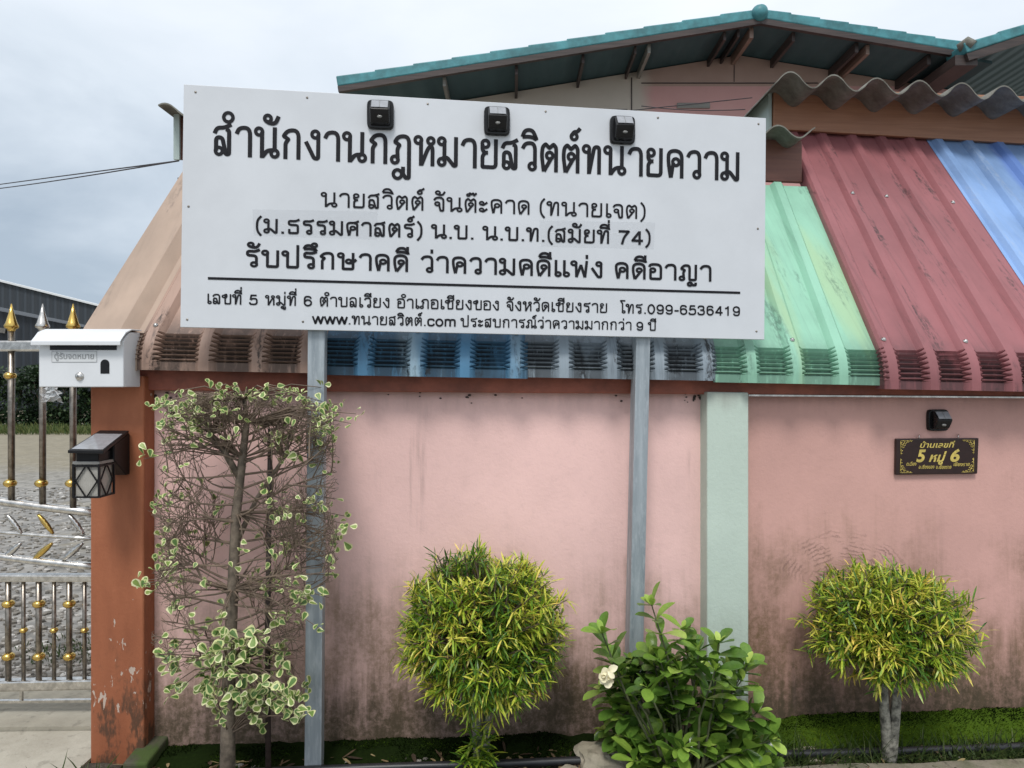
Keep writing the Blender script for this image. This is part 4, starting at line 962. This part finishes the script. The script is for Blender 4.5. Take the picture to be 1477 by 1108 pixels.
for _ in range(2600):
    px_ = rr.uniform(-160, 150); y_ = 22 + 3.2 * abs(rr.gauss(0, .5)); y_ = min(y_, 26); p_ = Vector((U(px_) * y_, y_, -.02))
    leaf(m, p_, Vector((rr.uniform(-.5, .5), rr.uniform(-.5, .5), 1)), Vector((0, 1, 0)), rr.uniform(.12, .3), .035, .25, rr.uniform(.2, 1), 0, SIMPLE)
struct('grass', m, grass_leaf, 'stuff')
m = MB(); rr = random.Random(78)
for _ in range(420):
    p_ = Vector((rr.gauss(-2.55, .22), rr.gauss(4.15, .12), -.02))
    leaf(m, p_, Vector((rr.uniform(-.6, .6), rr.uniform(-.6, .6), 1)), Vector((0, 1, 0)), rr.uniform(.02, .055), .008, .3, rr.uniform(.05, .5), 0, SIMPLE)
struct('lot_weeds', m, grass_leaf, 'stuff')
m = MB(); rr = random.Random(79)
for _ in range(2600):                   # loose stones of the gravel lot
    y_ = 3.75 + 7 * rr.random() ** 1.7; x = U(rr.uniform(-60, 200)) * y_; r_ = rr.choice([.010, .013, .017, .024]) * rr.uniform(.7, 1.2); k0 = len(m.v); tone = min(1, max(.05, rr.gauss(.55, .25)))
    m.ball((x, y_, -.018 + r_ * .25), r_, 6, 0, (1.25, rr.uniform(.7, 1.2), .7))
    for i in range(k0, len(m.v)):
        m.a[i] = tone; v = Vector(m.v[i]); m.v[i] = tuple(v + Vector((mnoise.noise(v * 60), mnoise.noise(v * 60 + Vector((9, 0, 0))), 0)) * r_ * .6)
m.sm = [False] * len(m.f); struct('loose_gravel', m, peb, 'stuff')
# power cables
m = MB(); a_, b_ = at(258, 232, 3.9), at(-120, 283, 8.0)
for k_ in range(2): m.tube([a_.lerp(b_, t / 12) + Vector((0, 0, -.03 * math.sin(math.pi * t / 12) + (.0 if k_ else .035 * math.sin(math.pi * t / 12)))) for t in range(13)], .0042, 5)
tag(build('power_cable', m, cable_mat, None, a_), 'pair of thin power cables running left from the roof end', 'cable')
m = MB(); a_, b_ = at(905, 160, 5.6), at(1085, 141, 5.4); m.tube([a_, b_], .004, 5); a_, b_ = at(925, 153, 5.7), at(1075, 158, 5.5); m.tube([a_.lerp(b_, t / 6) + Vector((0, 0, -.02 * math.sin(math.pi * t / 6))) for t in range(7)], .004, 5)
tag(build('house_cable', m, cable_mat, None, at(990, 155, 5.6)), 'thin dark cables crossing the pink gable above the sign', 'cable')
# ------------------------------------------------------------------ bed: moss, stones, hose, grass
m = MB(); rows = []; rr = random.Random(9)
def moss_h(x):                         # height of the mossy footing along the wall
    b_ = .03 + .056 * max(0, min(1, (x - .9) / .5)); return b_ + .018 * mnoise.noise(Vector((x * 5, 1, 0))) + .012 * mnoise.noise(Vector((x * 17, 4, 0)))
xs_ = [xe + .05 + i * .022 for i in range(210)]
for j in range(8):
    t = j / 7
    rows.append([Vector((x, wallY(x) - .19 + .20 * t + .012 * mnoise.noise(Vector((x * 9, t * 3, 7))), moss_h(x) * math.sin(min(1, t * 1.15) * math.pi / 2) ** .7 + .007 * mnoise.noise(Vector((x * 38, t * 9, 2))))) for x in xs_])
m.grid(rows, 0, True, .12)
for i in range(len(m.v)): m.a[i] = .08 + .42 * max(0, min(1, (m.v[i][0] - .9) / .4))
for _ in range(19000):
    x = rr.uniform(xe + .06, 2.95); t = rr.random() ** .8; y = wallY(x) - .19 + .195 * t; z = moss_h(x) * math.sin(min(1, t * 1.15) * math.pi / 2) ** .7
    if x < .9 and mnoise.noise(Vector((x * 4.2, t * 1.5, 31))) > .15: continue
    br_ = .16 + max(0, min(1, (x - .9) / .4)) * (.62 if t < .5 + .25 * mnoise.noise(Vector((x * 3, 0, 77))) else .18); cl = mnoise.noise(Vector((x * 6, t * 2, 11)))
    leaf(m, Vector((x, y, z - .003)), Vector((rr.uniform(-.7, .7), rr.uniform(-1, .1), 1)), Vector((0, 1, 0)), rr.uniform(.007, .016), .005, .2, max(.02, min(1, br_ + cl * .55 + rr.uniform(-.2, .2))), 0, SIMPLE)
struct('moss', m, moss_leaf, 'stuff')
m = MB(); pts = []
for i in range(60):
    x = -1.52 + i * .083; z = .019 + .006 * mnoise.noise(Vector((x * 1.3, 0, 5))); pts.append(Vector((x, wallY(x) - .235 + .012 * mnoise.noise(Vector((x * 1.1, 3, 0))) - (.25 * max(0, (-1.28 - x) / .24) ** 2 if x < -1.28 else 0), z + .014)))
m.tube(pts, .0165, 10); tag(build('garden_hose', m, hose_mat, None, pts[0]), 'black irrigation hose lying along the foot of the pink wall', 'hose')
def rock(name, c, sx_, sy_, sz_, seed, mat, label, cat='stone', group=None, n=18):
    mb = MB(); mb.ball((0, 0, 0), 1, n)
    vs = []
    for v in mb.v:
        v = Vector(v); k_ = 1 + .28 * mnoise.noise(v * 1.3 + Vector((seed, 0, 0))) + .12 * mnoise.noise(v * 3.7 + Vector((0, seed, 0)))
        vs.append(tuple(Vector((v.x * sx_, v.y * sy_, v.z * sz_)) * k_ + Vector(c)))
    mb.v = vs; mb.sm = [False] * len(mb.f); o = build(name, mb, mat, None, Vector(c)); return tag(o, label, cat, group)
rock('garden_stone', gnd(872, 1106) + Vector((0, 0, .03)), .125, .10, .07, 3, stone, 'pale rough stone in front of the green leafy bush', n=26)
rock('garden_stone', gnd(820, 1120) + Vector((0, 0, .01)), .05, .04, .03, 8, stone, 'small stone just left of the pale rough stone')
rock('garden_stone', gnd(1165, 1092) + Vector((0, 0, .01)), .07, .05, .025, 12, stone, 'flat stone right of the leafy bush')
rock('garden_stone', gnd(455, 1122) + Vector((0, 0, .01)), .16, .06, .025, 15, stone, 'flat stone at the foot of the left sign post')
ms = MB(); a_, b_ = gnd(180, 1122), gnd(243, 1066); ms.bar(a_ + Vector((.04, 0, .03)), b_ + Vector((.0, 0, .05)), .10, .06)
mo = build('mossy_slab', ms, concrete('mossy_concrete', (.05, .05, .03), (.11, .10, .07), .95), None, a_, bevel=.01); tag(mo, 'mossy concrete slab edge leaning beside the orange pillar', 'slab')
m = MB(); rr = random.Random(10)
for _ in range(1400):
    px_ = rr.uniform(190, 1477); y_ = rr.uniform(2.55, 2.98); x = U(px_) * y_; y = y_ + .06 * x
    if x > .85 and rr.random() < .8: continue
    r_ = rr.choice([.004, .005, .006, .008, .011]) * rr.uniform(.7, 1.3); k0 = len(m.v); tone = rr.choice([.1, .2, .3, .4, .6, .95])
    m.ball((x, y, .006 + .02 * mnoise.noise(Vector((x * 3, y * 3 - .18 * x, 0)))), r_, 6, 0, (1.2, rr.uniform(.7, 1.2), .7))
    for i in range(k0, len(m.v)):
        m.a[i] = tone; v = Vector(m.v[i]); m.v[i] = tuple(v + Vector((mnoise.noise(v * 130), mnoise.noise(v * 130 + Vector((9, 0, 0))), 0)) * r_ * .5)
m.sm = [False] * len(m.f); struct('pebbles', m, peb, 'stuff')
m = MB(); rr = random.Random(12)
def blades(n, fx, fy, l0, l1, wd=.005):
    for _ in range(n):
        x, y = fx(), fy(); y += .06 * x
        leaf(m, Vector((x, y, 0)), Vector((rr.gauss(0, .5), rr.gauss(-.1, .4), .9)), Vector((rr.gauss(0, .3), 1, 0)), rr.uniform(l0, l1), wd, rr.uniform(.1, .6), rr.uniform(.05, .75), 0, ((0, .7), (.4, 1), (.75, .6), (1, .05)))
blades(1500, lambda: rr.uniform(.95, 2.6), lambda: rr.uniform(2.8, 2.93), .03, .11)
blades(70, lambda: rr.gauss(-1.70, .05), lambda: rr.uniform(2.72, 2.88), .05, .17, .007)
blades(260, lambda: rr.uniform(-1.2, .9), lambda: rr.uniform(2.7, 2.93), .015, .05)
blades(60, lambda: rr.gauss(1.25, .2), lambda: rr.uniform(2.75, 2.85), .1, .2, .004)
for _ in range(420):                    # low broad-leaved weeds
    x, y = rr.uniform(1.0, 2.55), rr.uniform(2.79, 2.93); p_ = Vector((x, y + .06 * x, rr.uniform(.0, .02)))
    for k_ in range(3): leaf(m, p_, Vector((rr.uniform(-1, 1), rr.uniform(-1, .2), rr.uniform(.1, .8))), Vector((0, 0, 1)), rr.uniform(.015, .035), rr.uniform(.010, .02), .2, rr.uniform(.1, .7), 0, SIMPLE)
struct('weedy_grass', m, grass_leaf, 'stuff')
m = MB()
for _ in range(520):                    # fallen leaves and bits of litter on the soil
    px_ = rr.uniform(195, 1477); y_ = rr.uniform(2.62, 2.98); x = U(px_) * y_
    if x > .8 and rr.random() < .75: continue
    leaf(m, Vector((x, y_ + .06 * x, .022 + .012 * mnoise.noise(Vector((x * 3, y_ * 3, 0))))), Vector((rr.uniform(-1, 1), rr.uniform(-1, 1), rr.uniform(-.05, .25))), Vector((0, 0, 1)), rr.uniform(.02, .07), rr.uniform(.006, .018), rr.uniform(-.3, .4), rr.random() ** .8 * .98 + .02, 0, ((0, .3), (.35, .9), (.75, 1), (1, .12)))
struct('leaf_litter', m, leafmat('dry_leaf', [(0, (.03, .02, .012)), (.4, (.09, .055, .03)), (.75, (.22, .15, .08)), (1, (.42, .34, .16))], .75, .05), 'stuff')
# ------------------------------------------------------------------ croton shrubs
def croton(px_, py_, rx_, rz_, Y, trunk_px, base_py, seed, label, nshoot, forks):
    rr = random.Random(seed); c_ = at(px_, py_, Y); k_ = Y / F; RX, RZ, RY = rx_ * k_, rz_ * k_, rx_ * k_ * .86
    b_ = Vector((at(trunk_px, 0, Y).x, Y, 0.0)); t = thing('croton_shrub', label, 'shrub', b_, 'clipped yellow and green crotons')
    m = MB()
    for f_ in range(forks):
        off = Vector(((f_ - (forks - 1) / 2) * .03, rr.uniform(-.02, .02), 0)); tp_ = c_ + Vector(((f_ - (forks - 1) / 2) * .045, 0, -RZ * .3))
        pts = [b_ + off * .4 + Vector((0, 0, -.03)), b_ + off * .7 + Vector((.006, 0, .09)), b_.lerp(tp_, .55) + off + Vector((rr.uniform(-.01, .01), 0, 0)), tp_]
        m.tube(pts, [.026, .022, .019, .012], 9)
    build('trunk', m, bark_pale, t)
    m = MB(); fm = MB()
    for s_ in range(nshoot):
        v = rv(rr)
        if v.z < -.55 and rr.random() < .6: continue
        lump = 1 + .08 * mnoise.noise(v * 2.1 + Vector((seed, 0, 0))) + .14 * mnoise.noise(v * 5 + Vector((0, seed, 0)))
        rad = rr.choice([1, 1, 1, .9, .75, .6]) * lump * rr.uniform(.84, 1.0) * (1.12 if rr.random() < .06 else 1)
        sq = Vector((math.copysign(abs(v.x) ** .9, v.x), v.y, math.copysign(abs(v.z) ** .9, v.z)))
        kx_ = 1.0 - .28 * max(0, -sq.z - .25) if nshoot > 1200 else 1.0
        tip = c_ + Vector((sq.x * RX * kx_, sq.y * RY, sq.z * RZ)) * (rad * .88)
        ax_ = (v + Vector((0, 0, .35)) + rv(rr) * .35).normalized()
        root = c_ + (tip - c_) * .35 + Vector((0, 0, -.05)); m.tube([root, tip.lerp(root, .4) + rv(rr) * .015, tip], [.005, .004, .0025], 4, 0, False)
        tone = .47 + .26 * mnoise.noise(v * 2.6 + Vector((seed, 3, 0))) + rr.uniform(-.15, .2)
        for l_ in range(rr.randint(11, 16)):
            d = (ax_ * rr.uniform(.1, 1.0) + rv(rr) * .95).normalized(); q = tip - ax_ * rr.uniform(0, .055)
            Ln = rr.uniform(.034, .074) * (1.25 if rr.random() < .12 else 1)
            leaf(fm, q, d, Vector((0, 0, 1)) + rv(rr) * .4, Ln, rr.uniform(.0046, .0088), rr.uniform(0, .4), max(.02, min(1, tone + rr.gauss(0, .2))), 0, ((0, .3), (.35, .9), (.75, 1), (1, .12)), .1)
    build('twig', m, twig, t); build('foliage', fm, croton_leaf, t)
    return t
ca = croton(697, 912, 136, 130, 2.83, 692, 1090, 21, 'rounded yellow green croton shrub between the two sign posts', 1350, 2)
rr = random.Random(31); m = MB(); bb = Vector(ca.location)
for _ in range(20):
    s0 = bb + Vector((rr.uniform(-.05, .05), rr.uniform(-.06, .0), rr.uniform(.02, .22)))
    for l_ in range(11): leaf(m, s0, Vector((rr.uniform(-1, 1), rr.uniform(-1, .3), rr.uniform(-.2, 1))), Vector((0, 0, 1)), rr.uniform(.05, .09), .009, .2, rr.uniform(.1, .6), 0, ((0, .3), (.35, .9), (.75, 1), (1, .12)))
build('low_sprout', m, croton_leaf, ca)
croton(1281, 903, 124, 96, 2.92, 1279, 1080, 57, 'rounded yellow green croton shrub below the house number plaque', 1100, 2)
# ------------------------------------------------------------------ gardenia bush
rr = random.Random(64); GYd = 2.74; gb = Vector((at(985, 0, GYd).x, GYd, 0))
gar = thing('gardenia_bush', 'leafy glossy green bush with one ivory flower at the right sign post', 'bush', gb)
st_, fo = MB(), MB(); GR = ((0, .12), (.18, .45), (.45, .88), (.68, 1), (.86, .80), (.96, .40), (1, .10))
def gleaf(p, d, L_n, a): leaf(fo, p, d, Vector((0, 0, 1)) + rv(rr) * .35, L_n, L_n * rr.uniform(.46, .58), rr.uniform(.05, .35), a, 0, GR, .16)
tips = []
targets = [(937, 850), (860, 890), (985, 885), (1010, 915), (1040, 905), (1085, 935), (1075, 975), (1100, 1020), (1120, 1060), (905, 930), (880, 955), (950, 930), (880, 1000), (895, 1055), (930, 985), (980, 960), (1035, 960), (1000, 1000), (1050, 1010), (960, 1030), (1020, 1050), (1060, 1050), (985, 1070), (930, 1060), (1045, 1085), (1085, 1080), (910, 1090), (960, 1095), (1010, 1100), (1100, 1095)]
targets = [(985 + (a_ - 985) * .93, b_ + (24 if b_ < 960 else 8)) for a_, b_ in targets]
for i, (px_, py_) in enumerate(targets):
    for rep in range(3 if i > 8 else 1):
        Yd = GYd + (rr.uniform(-.22, .16) if rep == 0 else rr.uniform(-.02, .2)); q = at(px_ + (rr.uniform(-26, 26) if rep else 0), py_ + (rr.uniform(-14, 18) if rep else 0), Yd); q.z = max(q.z, .04)
        root = gb + Vector((rr.uniform(-.06, .06), rr.uniform(-.05, .05), 0)); mid = root.lerp(q, .55) + Vector((rr.uniform(-.03, .03), 0, .04))
        pts = [root, root.lerp(mid, .5) + Vector((0, 0, .02)), mid, q]; st_.tube(pts, [.008, .006, .0045, .0025], 6)
        ax_ = (q - mid).normalized(); young = rr.random() < .4
        for tt in (.0, .2, .4, .62):
            if tt > .3 and rr.random() < .3: continue
            b0 = q.lerp(mid, tt); n_l = 4 if tt == 0 else 3
            ph = rr.uniform(0, 6.28); s1 = ax_.orthogonal().normalized(); s2 = ax_.cross(s1)
            for k_ in range(n_l):
                a_ = ph + 2 * math.pi * k_ / n_l + rr.uniform(-.3, .3)
                d = (ax_ * rr.uniform(.25, .8) + (s1 * math.cos(a_) + s2 * math.sin(a_)) + Vector((0, -.35, .3))).normalized()
                gleaf(b0, d, rr.uniform(.065, .13) * (.85 if tt == 0 else 1), max(.02, min(.85, .42 + rr.gauss(0, .16) - (.15 if q.y > GYd + .08 else 0))))
        for k_ in range(rr.randint(2, 4) if young else 1): gleaf(q, ax_ + rv(rr) * .45, rr.uniform(.035, .065), rr.uniform(.72, 1))
build('stem', st_, M('green_brown_stem', (.09, .10, .045), .7, 0, .3, 20), gar); build('foliage', fo, gard_leaf, gar)
m = MB(); fc = at(873, 973, 2.44)
for lay, (nn_, op, sz) in enumerate(((6, .25, .036), (6, .7, .032), (5, 1.4, .024))):
    for k_ in range(nn_):
        a_ = 2 * math.pi * k_ / nn_ + lay * .5; out_d = Vector((math.cos(a_), -op * .9 - .1, math.sin(a_) - .15)); leaf(m, fc + Vector((rr.uniform(-.009, .009), -.005 * lay, rr.uniform(-.016, .016))), out_d + rv(rr) * .45, Vector((0, -1, .2)) + rv(rr) * .5, sz * rr.uniform(.75, 1.3), sz * rr.uniform(.6, .95), rr.uniform(-.4, .4), .5, 0, GR, .2)
build('flower', m, petal, gar)
# ------------------------------------------------------------------ variegated tree with bare twigs
rr = random.Random(90); TY = 2.74
tb = at(328, 0, TY); tb.z = 0
tree = thing('variegated_tree', 'sparse shrub tree with bare twigs and cream edged leaves before the left post', 'tree', tb)
trk = [Vector((tb.x, TY, -.05)), at(329, 1060, TY), at(331, 960, TY), at(336, 850, TY + .01), at(341, 740, TY), at(350, 660, TY), at(356, 610, TY), at(352, 575, TY)]
m = MB(); m.tube(trk, [.032, .028, .025, .022, .019, .016, .012, .007], 9)
sub = [at(346, 690, TY), at(326, 655, TY - .02), at(304, 625, TY - .03), at(300, 590, TY - .02)]; m.tube(sub, [.014, .012, .009, .005], 7)
sub2 = [at(338, 790, TY), at(370, 720, TY + .03), at(410, 660, TY + .02), at(425, 600, TY)]; m.tube(sub2, [.012, .009, .007, .004], 7)
build('trunk', m, bark, tree)
tw = MB(); tips = []
CXp = at(350, 0, TY).x
def inside(p):
    px_ = CX + p.x / p.y * F; py_ = CY - (p.z - H) / p.y * F
    j1 = 26 * mnoise.noise(Vector((py_ * .021, 1, 0))) + 14 * mnoise.noise(Vector((py_ * .09, p.y * 9, 4))); j2 = 16 * mnoise.noise(Vector((px_ * .03, p.y * 4, 9)))
    return 228 + j1 < px_ < 484 + j1 * .8 and py_ > 566 + j2 + abs(px_ - 350) * .14 and py_ < 985 and 2.44 < p.y < 2.96 and not (px_ > 440 and py_ > 850)
def grow(p, d, Ln, r_, lev):
    n_ = 6; pts = [p.copy()]; q = p.copy(); dd = d.normalized()
    for i in range(n_):
        dd = (dd + rv(rr) * .13 + Vector((0, 0, .045 if lev else .035))).normalized(); q2 = q + dd * (Ln / n_)
        if not inside(q2): break
        q = q2; pts.append(q.copy())
        if lev < 3 and i > 0 and rr.random() < (.72 if lev < 2 else .42):
            for _ in range(2 if lev < 2 else 1):
                s_ = (dd + rv(rr) * .95); s_.y *= .75; grow(q, s_, Ln * rr.uniform(.36, .6), r_ * .58, lev + 1)
    if len(pts) > 1:
        m_ = len(pts); tw.tube(pts, [max(.0009, r_ * (1 - .72 * i / (m_ - 1))) for i in range(m_)], 5 if lev < 2 else 3, 0, False)
    tips.append((q, dd, lev))
for i in range(46):
    py_ = 600 + 345 * (i / 45) + rr.uniform(-8, 8); k_ = (py_ - 575) / (1060 - 575); seg = min(len(trk) - 2, max(0, int((1 - k_) * 6) + 1))
    q = at(352 - 22 * min(1, k_ * 1.1), py_, TY); sd_ = -1 if i % 2 else 1
    d = Vector((sd_ * rr.uniform(.7, 1), rr.uniform(-.8, .6), rr.uniform(-.1, .5) if py_ > 640 else rr.uniform(.2, .9)))
    grow(q, d, rr.uniform(.30, .5) * (1.1 if sd_ > 0 else .95), .0055, 0)
for q in (sub[1], sub[2], sub[3], sub2[2], sub2[3], trk[5], trk[6], trk[6]):
    for _ in range(9): grow(q, Vector((rr.uniform(-1, 1), rr.uniform(-.8, .5), rr.uniform(.2, 1))), rr.uniform(.16, .3), .0036, 1)
lf = MB()
VL = ((0, .10), (.35, .62), (.68, 1), (.9, .74), (1, .25))
def vleaf(p, d, up, Ln, W, a):
    d = d.normalized(); s_ = d.cross(up)
    if s_.length < 1e-4: s_ = d.orthogonal()
    s_.normalize(); n_ = s_.cross(d).normalized(); rows = []
    bnd = rr.uniform(-.1, .25)
    for t_, wv in VL:
        c = p + d * (Ln * t_) - n_ * (bnd * Ln * t_ * t_); hw = W * wv / 2; iw = hw * (.56 if t_ < .95 else .0)
        rows.append([lf.vert(c + s_ * x_ + n_ * abs(x_) * .28, a) for x_ in (-hw, -iw, 0, iw, hw)])
    for j, (q, r_) in enumerate(zip(rows, rows[1:])):
        for i in range(4): lf.face((q[i], q[i + 1], r_[i + 1], r_[i]), 1 if (i in (0, 3) or j == 3) else 0, True)
def cluster(p, n_, spread=.022, sz=1.0):
    ax_ = (Vector((rr.uniform(-.4, .4), -.5, .7)) + rv(rr) * .5).normalized()
    for _ in range(n_):
        d = (ax_ * .5 + rv(rr)).normalized(); Ln = rr.uniform(.022, .043) * sz
        vleaf(p + rv(rr) * spread, d, Vector((0, -.6, .7)) + rv(rr) * .6, Ln, Ln * rr.uniform(.72, .95), rr.uniform(.2, .95))
leaf_spots = []
def cl_px(px_, py_, n_=4, sp=.02, sz=1.0):
    p = at(px_, py_, TY + rr.uniform(-.22, .12)); leaf_spots.append(p); cluster(p, n_, sp, sz)
for _ in range(52): cl_px(rr.gauss(280, 30), rr.gauss(590, 16), 4, .02, .8) if rr.random() < .5 else cl_px(rr.uniform(225, 300), 600 + (300 - rr.uniform(225, 300)) * .3 + rr.gauss(0, 14), 3, .02, .8)
for _ in range(12): cl_px(rr.uniform(330, 440), rr.gauss(566, 6), 3, .015, .75)
for _ in range(22): cl_px(rr.gauss(465, 19), rr.gauss(605, 18), 3, .02, .8)
for _ in range(7): cl_px(rr.uniform(400, 440), rr.uniform(610, 665), 3)
for q in ((208, 662), (214, 655), (500, 745), (500, 757), (203, 838), (210, 845), (228, 850), (240, 835), (490, 780), (478, 812), (487, 830), (206, 842), (350, 672), (388, 700), (398, 745), (382, 770), (420, 780), (300, 780), (255, 820), (300, 850), (415, 800), (440, 860), (455, 870), (250, 870)): cl_px(*q, 3, .018)
for _ in range(22): cl_px(rr.gauss(405, 32), rr.gauss(850, 40), 3, .02, .85)
for _ in range(62): cl_px(min(445, max(248, rr.gauss(340, 48))), min(1035, max(880, rr.gauss(955, 38))), 5, .026, 1.12)
for _ in range(26): cl_px(rr.gauss(405, 22), rr.gauss(1005, 20), 4, .024, 1.15)
for _ in range(12): cl_px(rr.gauss(325, 22), rr.gauss(1015, 16), 4, .024)
for q, d, lev in tips:
    if lev >= 2 and rr.random() < .045: cluster(q, 2, .012, .8)
build('foliage', lf, [var_green, var_cream], tree)
cs = tw                                 # thin shoots carrying the lower leaf clumps
for p in leaf_spots:
    near = min(trk, key=lambda t_: (t_ - p).length); cs.tube([near, near.lerp(p, .6) + Vector((0, 0, .03)), p], [.004, .0025, .0012], 4, 0, False) if (near - p).length < .55 else None
build('twigs', tw, twig, tree)
m = MB(); m.tube([at(387, 1125, 2.80), at(386, 900, 2.80), at(390, 618, 2.80)], [.012, .011, .010], 8); tag(build('garden_stake', m, old_wood, None, at(387, 1125, 2.80)), 'thin dark wooden stake standing in the sparse variegated tree', 'stake')
